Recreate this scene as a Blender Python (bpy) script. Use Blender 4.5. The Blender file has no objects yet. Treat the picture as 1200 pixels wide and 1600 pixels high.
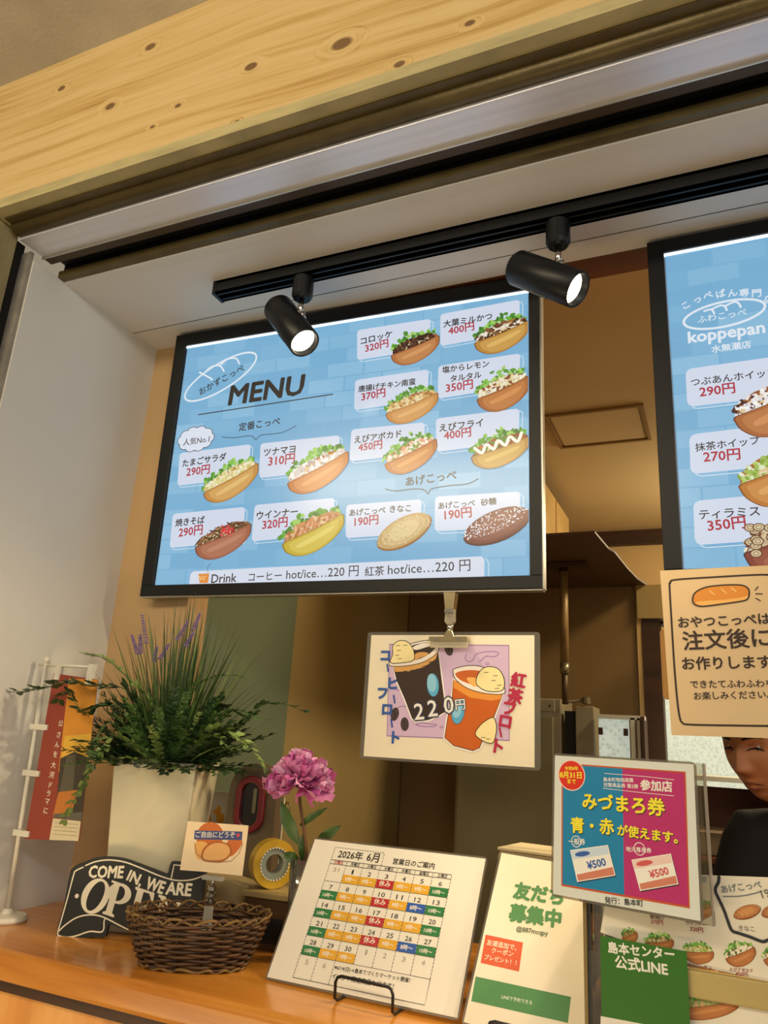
import bpy, bmesh, math, random
from mathutils import Vector, Matrix, Euler
from mathutils.geometry import tessellate_polygon
from mathutils import noise as mnoise
R_ = math.radians
PI = math.pi
sc = bpy.context.scene
COL = sc.collection

# ------------------------------------------------------------------ camera
cam_d = bpy.data.cameras.new('camera'); cam = bpy.data.objects.new('camera', cam_d); COL.objects.link(cam)
cam_d.sensor_fit = 'VERTICAL'; cam_d.sensor_height = 36.0; cam_d.sensor_width = 27.0
cam_d.lens = 26.21; cam_d.clip_start = 0.02
cam.location = (0, 0, 1.5); cam.rotation_euler = (1.869017, -0.0586965, 0.4118899)
sc.camera = cam

# ------------------------------------------------------------------ world, exposure, large lights
w = bpy.data.worlds.new('world'); sc.world = w; w.use_nodes = True
bg = w.node_tree.nodes['Background']; bg.inputs[0].default_value = (1.0, 0.84, 0.60, 1); bg.inputs[1].default_value = 0.30
sc.view_settings.view_transform = 'Standard'; sc.view_settings.look = 'None'
sc.view_settings.gamma = 1; sc.view_settings.exposure = 0.0
try: sc.view_settings.use_curve_mapping = False
except Exception: pass

def lamp(name, kind, loc, target, power, color, size=(0.3, 0.3), label=None, group=None, spot=60, blend=.4, radius=.02):
    d = bpy.data.lights.new(name, kind); d.energy = power; d.color = color
    if kind == 'AREA': d.shape = 'RECTANGLE'; d.size, d.size_y = size
    if kind == 'SPOT': d.spot_size = R_(spot); d.spot_blend = blend; d.shadow_soft_size = radius
    if kind == 'POINT': d.shadow_soft_size = radius
    o = bpy.data.objects.new(name, d); COL.objects.link(o); o.location = loc
    o.rotation_euler = (Vector(target)-Vector(loc)).to_track_quat('-Z', 'Y').to_euler()
    return o
lamp('arcade_lamp', 'AREA', (-1.0, -0.9, 2.72), (-0.7, 0.9, 2.2), 26, (1.0, 0.83, 0.55), (1.6, 0.35))
lamp('arcade_lamp', 'AREA', (1.4, -1.3, 2.72), (0.1, 0.9, 2.0), 17, (0.95, 0.92, 0.95), (1.2, 0.3))
lamp('street_daylight', 'AREA', (2.6, -2.6, 1.7), (-1.2, 1.1, 1.9), 25, (0.97, 0.95, 0.92), (1.5, 2.2))
lamp('counter_front_fill', 'AREA', (-0.9, 0.15, 0.55), (-0.8, 1.0, 1.05), 8, (1.0, 0.78, 0.45), (1.4, 0.2))  # unseen fill light added low in front to brighten the counter boards
lamp('kitchen_light', 'AREA', (0.9, 2.15, 2.78), (0.7, 2.2, 0), 50, (1.0, 0.80, 0.50), (0.9, 0.3))

lamp('kitchen_light', 'AREA', (0.4, 3.9, 2.6), (-0.6, 3.9, 2.0), 15, (1.0, 0.84, 0.55), (0.6, 0.4))  # unseen fill added to brighten the kitchen ceiling and back wall

# ------------------------------------------------------------------ colour and material helpers
def lin(c):
    return c/12.92 if c <= 0.04045 else ((c+0.055)/1.055)**2.4
def H(h, a=1.0):
    h = h.lstrip('#'); return (lin(int(h[0:2], 16)/255), lin(int(h[2:4], 16)/255), lin(int(h[4:6], 16)/255), a)
MC = {}
def new_mat(name):
    m = bpy.data.materials.new(name); m.use_nodes = True; nt = m.node_tree
    return m, nt, nt.nodes['Principled BSDF']
def node(nt, kind, **kw):
    n = nt.nodes.new(kind)
    for k, v in kw.items():
        if k.startswith('_'): n.inputs[k[1:].replace('_', ' ')].default_value = v
        else: setattr(n, k, v)
    return n
def coords(nt, scale=(1, 1, 1)):
    tc = nt.nodes.new('ShaderNodeTexCoord'); mp = nt.nodes.new('ShaderNodeMapping')
    mp.inputs['Scale'].default_value = scale; nt.links.new(tc.outputs['Object'], mp.inputs[0]); return mp.outputs[0]
def ramp(nt, fac, stops):
    r = nt.nodes.new('ShaderNodeValToRGB'); nt.links.new(fac, r.inputs[0])
    el = r.color_ramp.elements
    while len(el) < len(stops): el.new(0.5)
    for e, (p, c) in zip(el, stops): e.position = p; e.color = c
    return r.outputs[0]
def add_bump(nt, b, fac, strength, dist=0.002):
    bp = nt.nodes.new('ShaderNodeBump'); bp.inputs['Strength'].default_value = strength; bp.inputs['Distance'].default_value = dist
    nt.links.new(fac, bp.inputs['Height']); nt.links.new(bp.outputs[0], b.inputs['Normal'])
def mat(name, col, rough=0.5, metal=0.0, var=0.12, scale=(6, 6, 6), detail=3.0, bump=0.0, bscale=120, coat=0.0, trans=0.0, spec=0.5):
    if name in MC: return MC[name]
    m, nt, b = new_mat(name); c = H(col)
    b.inputs['Roughness'].default_value = rough; b.inputs['Metallic'].default_value = metal
    b.inputs['Coat Weight'].default_value = coat; b.inputs['Specular IOR Level'].default_value = spec
    b.inputs['Subsurface Weight'].default_value = 0
    n = node(nt, 'ShaderNodeTexNoise', _Scale=1.0, _Detail=detail); nt.links.new(coords(nt, scale), n.inputs['Vector'])
    lo = tuple(x*(1-var) for x in c[:3])+(1,); hi = tuple(min(1, x*(1+var)) for x in c[:3])+(1,)
    nt.links.new(ramp(nt, n.outputs[0], [(0.3, lo), (0.7, hi)]), b.inputs['Base Color'])
    if bump > 0:
        n2 = node(nt, 'ShaderNodeTexNoise', _Scale=float(bscale), _Detail=2.0); nt.links.new(coords(nt), n2.inputs['Vector'])
        add_bump(nt, b, n2.outputs[0], bump)
    MC[name] = m; return m
def wood(name, cols, axis='x', fine=22, rough=0.45, coat=0.0, knots=(), bump=0.08, slope=0.0, low=0.9):
    m, nt, b = new_mat(name); b.inputs['Roughness'].default_value = rough; b.inputs['Coat Weight'].default_value = coat
    b.inputs['Coat Roughness'].default_value = 0.15
    sv = {'x': (low, fine, fine), 'y': (fine, low, fine), 'z': (fine, fine, low)}[axis]
    vec = coords(nt, (1, 1, 1))
    # slow waviness of the grain, and rings that run round each knot
    warp = node(nt, 'ShaderNodeTexNoise', _Scale=1.3, _Detail=2.0); nt.links.new(vec, warp.inputs['Vector'])
    wsub = node(nt, 'ShaderNodeVectorMath', operation='MULTIPLY_ADD'); wsub.inputs[1].default_value = (0.05, 0.05, 0.09); wsub.inputs[2].default_value = (0, 0, 0)
    nt.links.new(warp.outputs['Color'], wsub.inputs[0])
    addv = node(nt, 'ShaderNodeVectorMath', operation='ADD'); nt.links.new(vec, addv.inputs[0]); nt.links.new(wsub.outputs[0], addv.inputs[1])
    cur = addv.outputs[0]; kn = None
    for (kx, kz, kr) in knots:
        s = node(nt, 'ShaderNodeVectorMath', operation='SUBTRACT'); s.inputs[1].default_value = (kx, 0, kz); nt.links.new(vec, s.inputs[0])
        q = node(nt, 'ShaderNodeVectorMath', operation='MULTIPLY'); q.inputs[1].default_value = (0.62/kr, 0, 1.0/kr); nt.links.new(s.outputs[0], q.inputs[0])
        l = node(nt, 'ShaderNodeVectorMath', operation='LENGTH'); nt.links.new(q.outputs[0], l.inputs[0])
        mr = node(nt, 'ShaderNodeMapRange'); mr.interpolation_type = 'SMOOTHSTEP'
        for i, v in ((1, 1.15), (2, 0.7), (3, 0.0), (4, 1.0)): mr.inputs[i].default_value = v
        nt.links.new(l.outputs['Value'], mr.inputs[0])
        if kn is None: kn = mr.outputs[0]
        else:
            mx = node(nt, 'ShaderNodeMath', operation='MAXIMUM'); nt.links.new(kn, mx.inputs[0]); nt.links.new(mr.outputs[0], mx.inputs[1]); kn = mx.outputs[0]
        # push the grain away from the knot
        g = node(nt, 'ShaderNodeMapRange'); g.interpolation_type = 'SMOOTHSTEP'
        for i, v in ((1, 2.8), (2, 0.0), (3, 0.0), (4, 1.0)): g.inputs[i].default_value = v
        nt.links.new(l.outputs['Value'], g.inputs[0])
        vm = node(nt, 'ShaderNodeVectorMath', operation='SCALE'); nt.links.new(s.outputs[0], vm.inputs[0])
        sc_ = node(nt, 'ShaderNodeMath', operation='MULTIPLY'); sc_.inputs[1].default_value = -0.16; nt.links.new(g.outputs[0], sc_.inputs[0]); nt.links.new(sc_.outputs[0], vm.inputs['Scale'])
        av = node(nt, 'ShaderNodeVectorMath', operation='ADD'); nt.links.new(cur, av.inputs[0]); nt.links.new(vm.outputs[0], av.inputs[1]); cur = av.outputs[0]
    mp = nt.nodes.new('ShaderNodeMapping'); mp.inputs['Scale'].default_value = sv; mp.inputs['Rotation'].default_value = (0, slope, 0); nt.links.new(cur, mp.inputs[0])
    n = node(nt, 'ShaderNodeTexNoise', _Scale=1.0, _Detail=5.0, _Roughness=0.62); nt.links.new(mp.outputs[0], n.inputs['Vector'])
    k = len(cols); out = ramp(nt, n.outputs[0], [(0.3+0.4*i/(k-1), H(c)) for i, c in enumerate(cols)])
    if kn is not None:
        mx = node(nt, 'ShaderNodeMix', data_type='RGBA'); mx.inputs[7].default_value = H('5e3a24')
        f = node(nt, 'ShaderNodeMath', operation='MULTIPLY'); f.inputs[1].default_value = 0.85; nt.links.new(kn, f.inputs[0])
        nt.links.new(f.outputs[0], mx.inputs[0]); nt.links.new(out, mx.inputs[6]); out = mx.outputs[2]
    nt.links.new(out, b.inputs['Base Color'])
    add_bump(nt, b, n.outputs[0], bump)
    MC[name] = m; return m
def ink(name, rough=0.5, emit=0.0, coat=0.0):
    if name in MC: return MC[name]
    m, nt, b = new_mat(name); a = node(nt, 'ShaderNodeAttribute', attribute_name='ink')
    b.inputs['Roughness'].default_value = rough; b.inputs['Coat Weight'].default_value = coat; b.inputs['Coat Roughness'].default_value = 0.12
    if emit > 0:
        b.inputs['Base Color'].default_value = (0.02, 0.02, 0.02, 1)
        nt.links.new(a.outputs['Color'], b.inputs['Emission Color']); b.inputs['Emission Strength'].default_value = emit
    else: nt.links.new(a.outputs['Color'], b.inputs['Base Color'])
    MC[name] = m; return m
def glow(name, col, strength):
    m, nt, b = new_mat(name); b.inputs['Base Color'].default_value = H(col); b.inputs['Emission Color'].default_value = H(col)
    b.inputs['Emission Strength'].default_value = strength; MC[name] = m; return m
def clear(name, tint='ffffff', gloss=0.12, rough=0.05, opaque=0.0):
    m = bpy.data.materials.new(name); m.use_nodes = True; nt = m.node_tree; nt.nodes.clear()
    o = nt.nodes.new('ShaderNodeOutputMaterial'); t = node(nt, 'ShaderNodeBsdfTransparent', _Color=H(tint)); g = node(nt, 'ShaderNodeBsdfGlossy', _Roughness=rough)
    f = node(nt, 'ShaderNodeFresnel', _IOR=1.45); ad = node(nt, 'ShaderNodeMath', operation='ADD'); ad.inputs[1].default_value = gloss*0.4; nt.links.new(f.outputs[0], ad.inputs[0])
    mx = nt.nodes.new('ShaderNodeMixShader'); nt.links.new(ad.outputs[0], mx.inputs[0]); nt.links.new(t.outputs[0], mx.inputs[1]); nt.links.new(g.outputs[0], mx.inputs[2])
    last = mx.outputs[0]
    if opaque > 0:
        d = node(nt, 'ShaderNodeBsdfDiffuse', _Color=H(tint)); m2 = nt.nodes.new('ShaderNodeMixShader'); m2.inputs[0].default_value = opaque
        nt.links.new(last, m2.inputs[1]); nt.links.new(d.outputs[0], m2.inputs[2]); last = m2.outputs[0]
    nt.links.new(last, o.inputs[0]); MC[name] = m; return m

# ------------------------------------------------------------------ object helpers
def tag(o, label=None, cat=None, group=None, kind=None):
    if label: o['label'] = label
    if cat: o['category'] = cat
    if group: o['group'] = group
    if kind: o['kind'] = kind
    return o
def thing(name, label, cat, loc=(0, 0, 0), rot=None, group=None):
    o = bpy.data.objects.new(name, None); COL.objects.link(o); o.location = loc; o.empty_display_size = 0.05
    if rot is not None: o.rotation_euler = rot
    return tag(o, label, cat, group)
def pose_rot(yaw, tilt, roll):
    return (Matrix.Rotation(R_(yaw), 3, 'Z') @ Matrix.Rotation(-R_(tilt), 3, 'X') @ Matrix.Rotation(-R_(roll), 3, 'Y')).to_euler()
class MB:
    def __init__(s): s.v = []; s.f = []; s.mi = []; s.cur = 0
    def add(s, vs, fs):
        b = len(s.v); s.v += [tuple(v) for v in vs]; s.f += [tuple(i+b for i in f) for f in fs]; s.mi += [s.cur]*len(fs); return s
    def box(s, lo, hi, M=None):
        x0, y0, z0 = lo; x1, y1, z1 = hi
        vs = [Vector(p) for p in ((x0,y0,z0),(x1,y0,z0),(x1,y1,z0),(x0,y1,z0),(x0,y0,z1),(x1,y0,z1),(x1,y1,z1),(x0,y1,z1))]
        if M is not None: vs = [M @ v for v in vs]
        return s.add(vs, [(0,3,2,1),(4,5,6,7),(0,1,5,4),(1,2,6,5),(2,3,7,6),(3,0,4,7)])
    def tube(s, pts, r, n=8, cap=True, closed=False):
        pts = [Vector(p) for p in pts]; m = len(pts); rr = r if hasattr(r, '__len__') else [r]*m
        ups = None; vs = []; prev = None
        for i in range(m):
            if closed: t = (pts[(i+1) % m]-pts[i-1]).normalized()
            else: t = (pts[min(i+1, m-1)]-pts[max(i-1, 0)]).normalized()
            if prev is None:
                a = Vector((0, 0, 1)) if abs(t.z) < 0.9 else Vector((1, 0, 0)); u = t.cross(a).normalized()
            else: u = (prev-t*prev.dot(t)); u = u.normalized() if u.length > 1e-9 else t.orthogonal().normalized()
            prev = u; v_ = t.cross(u)
            for k in range(n):
                a = 2*PI*k/n; vs.append(pts[i]+(u*math.cos(a)+v_*math.sin(a))*rr[i])
        fs = []
        for i in range(m if closed else m-1):
            for k in range(n):
                a = i*n+k; b = i*n+(k+1) % n; c = ((i+1) % m)*n+(k+1) % n; d = ((i+1) % m)*n+k; fs.append((a, b, c, d))
        if cap and not closed: fs.append(tuple(range(n-1, -1, -1))); fs.append(tuple((m-1)*n+k for k in range(n)))
        return s.add(vs, fs)
    def lathe(s, prof, n=32, c=(0, 0, 0), M=None):
        vs = []
        for (r, z) in prof:
            for k in range(n):
                a = 2*PI*k/n; p = Vector((c[0]+r*math.cos(a), c[1]+r*math.sin(a), c[2]+z)); vs.append(M @ p if M is not None else p)
        fs = [(i*n+k, i*n+(k+1) % n, (i+1)*n+(k+1) % n, (i+1)*n+k) for i in range(len(prof)-1) for k in range(n)]
        fs.append(tuple(range(n-1, -1, -1))); fs.append(tuple((len(prof)-1)*n+k for k in range(n)))
        return s.add(vs, fs)
    def ringlathe(s, prof, n=32, M=None):
        k = len(prof); vs = []
        for (r, z) in prof:
            for j in range(n):
                a = 2*PI*j/n; p = Vector((r*math.cos(a), r*math.sin(a), z)); vs.append(M @ p if M is not None else p)
        return s.add(vs, [(i*n+j, i*n+(j+1) % n, ((i+1) % k)*n+(j+1) % n, ((i+1) % k)*n+j) for i in range(k) for j in range(n)])
    def prism(s, out, d0, d1, M=None, axis='y'):
        # out: outline in the other two coordinates; extruded from d0 to d1 along the axis
        def P3(u, v, d):
            p = Vector({'y': (u, d, v), 'x': (d, u, v), 'z': (u, v, d)}[axis]); return M @ p if M is not None else p
        n = len(out); vs = [P3(u, v, d0) for u, v in out]+[P3(u, v, d1) for u, v in out]
        tri = tessellate_polygon([[Vector((u, v, 0)) for u, v in out]])
        fs = [tuple(t) for t in tri]+[tuple(i+n for i in reversed(t)) for t in tri]
        fs += [(i, i+n, (i+1) % n+n, (i+1) % n) for i in range(n)]
        return s.add(vs, fs)
    def build(s, name, m, parent=None, smooth=False, bevel=0.0, seg=2, recalc=True, loc=None, rot=None):
        me = bpy.data.meshes.new(name); me.from_pydata(s.v, [], s.f)
        mats = m if isinstance(m, (list, tuple)) else [m]
        for k in mats: me.materials.append(k)
        if len(mats) > 1:
            for p, i in zip(me.polygons, s.mi): p.material_index = i
        if recalc:
            b = bmesh.new(); b.from_mesh(me); bmesh.ops.recalc_face_normals(b, faces=b.faces); b.to_mesh(me); b.free()
        if smooth:
            for p in me.polygons: p.use_smooth = True
        me.update()
        o = bpy.data.objects.new(name, me); COL.objects.link(o)
        if parent is not None: o.parent = parent
        if loc is not None: o.location = loc
        if rot is not None: o.rotation_euler = rot
        if bevel > 0:
            bm = o.modifiers.new('b', 'BEVEL'); bm.width = bevel; bm.segments = seg; bm.limit_method = 'ANGLE'; bm.angle_limit = R_(35)
            if smooth is False:
                pass
        return o
def box(name, lo, hi, m, parent=None, bevel=0.0, **kw):
    return MB().box(lo, hi).build(name, m, parent, bevel=bevel, **kw)
def struct(o): o['kind'] = 'structure'; return o
def stuff(o): o['kind'] = 'stuff'; return o
def rrect(x0, z0, x1, z1, r, n=5):
    pts = []
    for cx, cz, a0 in ((x1-r, z1-r, 0), (x0+r, z1-r, 90), (x0+r, z0+r, 180), (x1-r, z0+r, 270)):
        for i in range(n+1):
            a = R_(a0+90*i/n); pts.append((cx+r*math.cos(a), cz+r*math.sin(a)))
    return pts

# ------------------------------------------------------------------ flat print: shapes and lettering laid on a sheet
TXT = {}
def glyphs(s, bold):
    key = (s, round(bold, 4))
    if key in TXT: return TXT[key]
    cu = bpy.data.curves.new('t', 'FONT'); cu.body = s; cu.size = 1.0; cu.offset = bold; cu.resolution_u = 2; cu.fill_mode = 'FRONT'
    o = bpy.data.objects.new('t', cu); COL.objects.link(o)
    dg = bpy.context.evaluated_depsgraph_get(); ev = o.evaluated_get(dg)
    me = bpy.data.meshes.new_from_object(ev, depsgraph=dg)
    vs = [(v.co.x, v.co.y) for v in me.vertices]; fs = [tuple(p.vertices) for p in me.polygons]
    bpy.data.objects.remove(o); bpy.data.curves.remove(cu); bpy.data.meshes.remove(me)
    TXT[key] = (vs, fs); return TXT[key]
EPS = 0.00012
class Art:
    def __init__(s, seed=1): s.v = []; s.f = []; s.c = []; s.z = 1.0; s.rn = random.Random(seed)
    def raw(s, pts, fs, col, z=None):
        b = len(s.v); zz = -(s.z if z is None else z)*EPS
        c = H(col) if isinstance(col, str) else col
        s.v += [(u, zz, v) for u, v in pts]; s.f += [tuple(i+b for i in f) for f in fs]; s.c += [c]*len(pts); return s
    def poly(s, pts, col, z=None):
        if len(pts) < 3: return s
        tri = tessellate_polygon([[Vector((u, v, 0)) for u, v in pts]])
        return s.raw(pts, [tuple(t) for t in tri], col, z)
    def line(s, pts, w, col, z=None, closed=False):
        n = len(pts); L = []; Rr = []
        for i in range(n):
            a = pts[i-1] if (i > 0 or closed) else pts[i]; b = pts[(i+1) % n] if (i < n-1 or closed) else pts[i]
            dx, dy = b[0]-a[0], b[1]-a[1]; l = math.hypot(dx, dy) or 1; nx, ny = -dy/l*w/2, dx/l*w/2
            L.append((pts[i][0]+nx, pts[i][1]+ny)); Rr.append((pts[i][0]-nx, pts[i][1]-ny))
        fs = [(i, (i+1) % n, n+(i+1) % n, n+i) for i in range(n if closed else n-1)]
        s.raw(L+Rr, fs, col, z)
        if not closed and n > 1 and w > 0.0012:
            for e in (pts[0], pts[-1]): s.ell(e[0], e[1], w/2, w/2, col, z=z, n=8)
        return s
    def curve(s, pts, w, col, z=None, closed=False, k=5):
        return s.line(smooth(pts, k, closed), w, col, z, closed)
    def ell(s, cx, cy, a, b, col, rot=0.0, z=None, n=20, wob=0.0):
        ca, sa = math.cos(rot), math.sin(rot); pts = []
        for i in range(n):
            t = 2*PI*i/n; q = 1+wob*(s.rn.random()*2-1); x, y = a*q*math.cos(t), b*q*math.sin(t); pts.append((cx+x*ca-y*sa, cy+x*sa+y*ca))
        return s.raw(pts, [tuple(range(n))], col, z)
    def ring(s, cx, cy, a, b, w, col, rot=0.0, z=None, n=28):
        ca, sa = math.cos(rot), math.sin(rot)
        return s.line([(cx+a*math.cos(2*PI*i/n)*ca-b*math.sin(2*PI*i/n)*sa, cy+a*math.cos(2*PI*i/n)*sa+b*math.sin(2*PI*i/n)*ca) for i in range(n)], w, col, z, True)
    def text(s, t, p0, p1, col, bold=0.012, z=None, h=None, slant=0.0, em=None):
        vs, fs = glyphs(t, 0.0)
        if not vs: return s
        x0 = min(v[0] for v in vs); x1 = max(v[0] for v in vs); y0 = min(v[1] for v in vs); y1 = max(v[1] for v in vs)
        dx, dy = p1[0]-p0[0], p1[1]-p0[1]; L = math.hypot(dx, dy); k = L/(x1-x0); ky = k if h is None else h/(y1-y0)
        ux, uy = dx/L, dy/L
        if em is not None: k = ky = em; x0 = y0 = 0.0
        pts = []
        for x, y in vs:
            a = (x-x0)*k+slant*(y-y0)*ky; b = (y-y0)*ky; pts.append((p0[0]+a*ux-b*uy, p0[1]+a*uy+b*ux))
        if bold <= 0.003: return s.raw(pts, fs, col, z)
        o = bold*math.sqrt(abs(k*ky)); zz = s.z if z is None else z
        for i in range(8):
            s.raw([(x+o*math.cos(i*PI/4), y+o*math.sin(i*PI/4)) for x, y in pts], fs, col, zz+.012*i)
        return s
    def build(s, name, m, parent):
        me = bpy.data.meshes.new(name); me.from_pydata(s.v, [], s.f); me.materials.append(m)
        at = me.attributes.new('ink', 'FLOAT_COLOR', 'POINT'); buf = []
        for c in s.c: buf += c
        at.data.foreach_set('color', buf)
        # every face looks out of the sheet (-Y)
        b = bmesh.new(); b.from_mesh(me); b.normal_update()
        bmesh.ops.reverse_faces(b, faces=[f for f in b.faces if f.normal.y > 0]); b.to_mesh(me); b.free()
        o = bpy.data.objects.new(name, me); COL.objects.link(o); o.parent = parent; return o
def smooth(pts, k=5, closed=False):
    n = len(pts); out = []
    rng = range(n) if closed else range(n-1)
    for i in rng:
        p = [Vector(pts[(i+j) % n] if closed else pts[max(0, min(n-1, i+j))]) for j in (-1, 0, 1, 2)]
        for t in range(k):
            u = t/k; q = 0.5*((2*p[1])+(p[2]-p[0])*u+(2*p[0]-5*p[1]+4*p[2]-p[3])*u*u+(3*p[1]-p[0]-3*p[2]+p[3])*u**3); out.append(tuple(q))
    if not closed: out.append(tuple(pts[-1]))
    return out
def mixc(a, b, t):
    a = H(a) if isinstance(a, str) else a; b = H(b) if isinstance(b, str) else b
    return tuple(a[i]*(1-t)+b[i]*t for i in range(4))

# printed photograph of a filled bread roll: a tapered bun seen from the side with its filling on top
def roll(A, p0, p1, wid, bun='c98a3c', light='efc27a', dark='8e5420', fill=('8a5a2a',), lettuce=True, kind='', z=6.0, maxu=None):
    wid *= 1.15 if kind in ('sugar', 'kinako') else 1.5; rn = A.rn; dx, dy = p1[0]-p0[0], p1[1]-p0[1]; L = math.hypot(dx, dy); ux, uy = dx/L, dy/L
    cx, cy = (p0[0]+p1[0])/2, (p0[1]+p1[1])/2
    def T(a, b):
        x = cx+a*L*ux-b*wid*uy; y = cy+a*L*uy+b*wid*ux
        if maxu is not None: x = min(x, maxu)
        return (x, y)
    # sugar and kinako rolls: dark crust rim under paler rings
    if kind in ('sugar', 'kinako'):
        out = [T(0.5*math.cos(t)*(1-0.10*math.sin(t)**2), 0.42*math.sin(t)-0.02) for t in [2*PI*i/26 for i in range(26)]]
        A.poly(out, dark, z-1)
        for q, c in ((0.95, bun), (0.8, mixc(bun, light, .5)), (0.55, light)):
            A.poly([T(0.5*q*math.cos(t)-.0, 0.42*q*math.sin(t)+0.05*(1-q)+.02) for t in [2*PI*i/24 for i in range(24)]], c, z-1+(1-q)*2)
        for i in range(170 if kind == 'sugar' else 110):
            a = rn.uniform(-.48, .48); b = rn.uniform(-.12 if kind == 'sugar' else -.34, .38)*math.sqrt(max(0, 1-(a/.5)**2))
            if maxu is not None and T(a, b)[0] > maxu-.002: continue
            A.ell(*T(a, b), L*.014*rn.uniform(.6, 1.4), L*.007, rn.choice(fill), rot=rn.uniform(0, PI), z=z+1.2+rn.random(), n=6)
        return
    if lettuce:
        for i in range(46):
            a = -0.46+0.9*i/45; b = 0.22+0.30*math.sin(PI*min(1, max(0, (a+.5))))*rn.uniform(.6, 1.25)
            if maxu is not None and T(a, b)[0] > maxu-.004: continue
            col = rn.choice(['4f8f2c', '6fb23a', '3d7a26', '8cc653', 'a5d468', '5da032'])
            A.ell(*T(a+rn.uniform(-.03, .03), b*rn.uniform(.55, 1.0)), L*.055*rn.uniform(.6, 1.2), L*.04*rn.uniform(.6, 1.1), col, rot=rn.uniform(0, PI), z=z-1.6+rn.random(), n=9, wob=.3)
    # back half of the bun
    A.poly([T(-.47, .02), T(-.38, .2), T(-.1, .3), T(.25, .3), T(.46, .16), T(.5, 0), T(.3, -.1), T(-.3, -.14)], mixc(bun, dark, .45), z-.4)
    A.poly([T(-.42, .02), T(-.34, .14), T(-.1, .22), T(.25, .22), T(.42, .12), T(.46, 0), T(0, -.1)], mixc('f3dfae', bun, .25), z-.2)
    for i in range(130):
        a = -0.44+0.88*rn.random(); b = rn.uniform(-.02, .30)*math.sqrt(max(0.05, 1-(a/.52)**2))
        if maxu is not None and T(a, b)[0] > maxu-.003: continue
        c = rn.choice(fill); rx = L*.040*rn.uniform(.5, 1.4)
        if kind == 'noodle': A.ell(*T(a, b), rx*1.7, rx*.28, c, rot=rn.uniform(-.6, 1.4), z=z+rn.random(), n=7)
        else: A.ell(*T(a, b), rx, rx*.62, c, rot=rn.uniform(0, PI), z=z+rn.random(), n=8, wob=.25)
    # front half of the bun, darker crust towards its edge
    def half(q, sh=0.0):
        up = [(-.48*q, .03*q), (-.3*q, .035), (0, .03), (.3*q, .06), (.49*q, .09*q)]
        lo = [(.5*q, -.02), (.44*q, -.22*q), (.22*q, -.42*q), (-.08*q, -.5*q), (-.32*q, -.42*q), (-.47*q, -.22*q), (-.5*q, -.05)]
        return [T(a, b-sh*.12) for a, b in smooth(up+lo, 4, True)]
    A.poly(half(1.0), dark, z+1.2)
    A.poly(half(.955, .12), bun, z+1.45)
    A.poly(half(.80, .45), mixc(bun, light, .35), z+1.7)
    A.poly([T(a, b) for a, b in smooth([(-.28, -.16), (-.05, -.12), (.24, -.08), (.33, -.11), (.2, -.20), (-.1, -.25), (-.27, -.24)], 4, True)], mixc(bun, light, .8), z+1.95)
    if kind == 'mayo':
        A.curve([T(a, .1*((-1)**i)+.14) for i, a in enumerate([-.4, -.3, -.2, -.1, 0, .1, .2, .3, .4])], wid*.085, 'fffbe8', z+2.4, k=4)
    if kind == 'sauce':
        for a in (-.12, .0, .1): A.line([T(a, -.06), T(a+.03, -.2)], wid*.05, 'fff2d0', z+2.3)

# ================================================================== STRUCTURE
# one shop opening in an arcade wall; x runs along the shop front, y into the shop, z up
XL = -1.25
plaster = mat('white_painted_board', 'd9d6cc', .55, var=.05, scale=(3, 3, 3), bump=.05)
cream = mat('cream_wall_paint', 'c3a070', .6, var=.06, scale=(3, 3, 3), bump=.05)
soff = mat('soffit_paint', 'dcd8d2', .5, var=.05, scale=(2, 2, 2), bump=.05)
kwall = mat('kitchen_wall_paint', 'bc9c66', .65, var=.06, scale=(2, 2, 2))
kceil = mat('kitchen_ceiling_paint', 'cbb284', .65, var=.05, scale=(2, 2, 2))
olive = mat('olive_panel', '9a8452', .5, var=.06, scale=(2, 2, 2))
sage = mat('sage_panel', '68745a', .5, var=.06, scale=(2, 2, 2))
brownw = mat('brown_panel', '7a6038', .5, var=.08, scale=(2, 2, 2))
darkbrown = wood('dark_brown_timber', ['2a170b', '3a2110', '4a2c16'], 'x', rough=.5)
floor_m = mat('grey_floor_tile', '6f6a62', .5)
KN = [((-0.9917,0.8,2.6232), .011), ((-1.2163,0.8,2.8548), .009), ((-0.9167,0.8,2.7395), .012), ((-0.6702,0.8,2.5945), .012), ((-0.493,0.8,2.5732), .017), ((-0.8209,0.8,2.5637), .007), ((-1.1412,0.8,2.722), .009), ((-0.2761,0.8,2.5234), .008), ((-0.3873,0.8,2.489), .009), ((-0.6833,0.8,2.4807), .006), ((-0.8732,0.8,2.5344), .005)]
KN = [(a[0], a[2], r*.72) for a, r in KN]
pine = wood('knotty_pine_board', ['a8864c', 'c4a262', 'd2b478', 'd8bc84', 'c6a668'], 'x', fine=42, rough=.42, knots=KN, low=1.2, slope=0.03, coat=.1)
brass = mat('weathered_beige_metal', '5f5130', .38, metal=.35, var=.18, scale=(14, 14, 40), bump=.25, bscale=160)
creamtrim = mat('weathered_cream_trim', 'b5a878', .6, var=.16, scale=(12, 12, 60), bump=.25, bscale=220)
bronze = mat('dark_bronze_channel', '4a3a24', .4, metal=.3, var=.15, scale=(3, 20, 40))
alu = mat('brushed_aluminium', 'ecebf2', .36, metal=.45, var=.07, scale=(.6, 60, 60))
blackgap = mat('black_channel', '0b0b0b', .6)
def beam(name, y0, z0, y1, z1, m, x0=XL, x1=1.8, bevel=0.0):
    return struct(box(name, (x0, y0, z0), (x1, y1, z1), m, bevel=bevel))
ZS = 2.41
struct(box('floor', (-3, -3, -.05), (3, 5, 0), floor_m))
box_f = beam('wall_front', .80, 2.478, .86, 2.80, pine, x0=-2.2)
beam('trim_1', .797, 2.456, .86, 2.478, creamtrim, x0=-2.2)                 # pale edge strip under the boards
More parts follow.
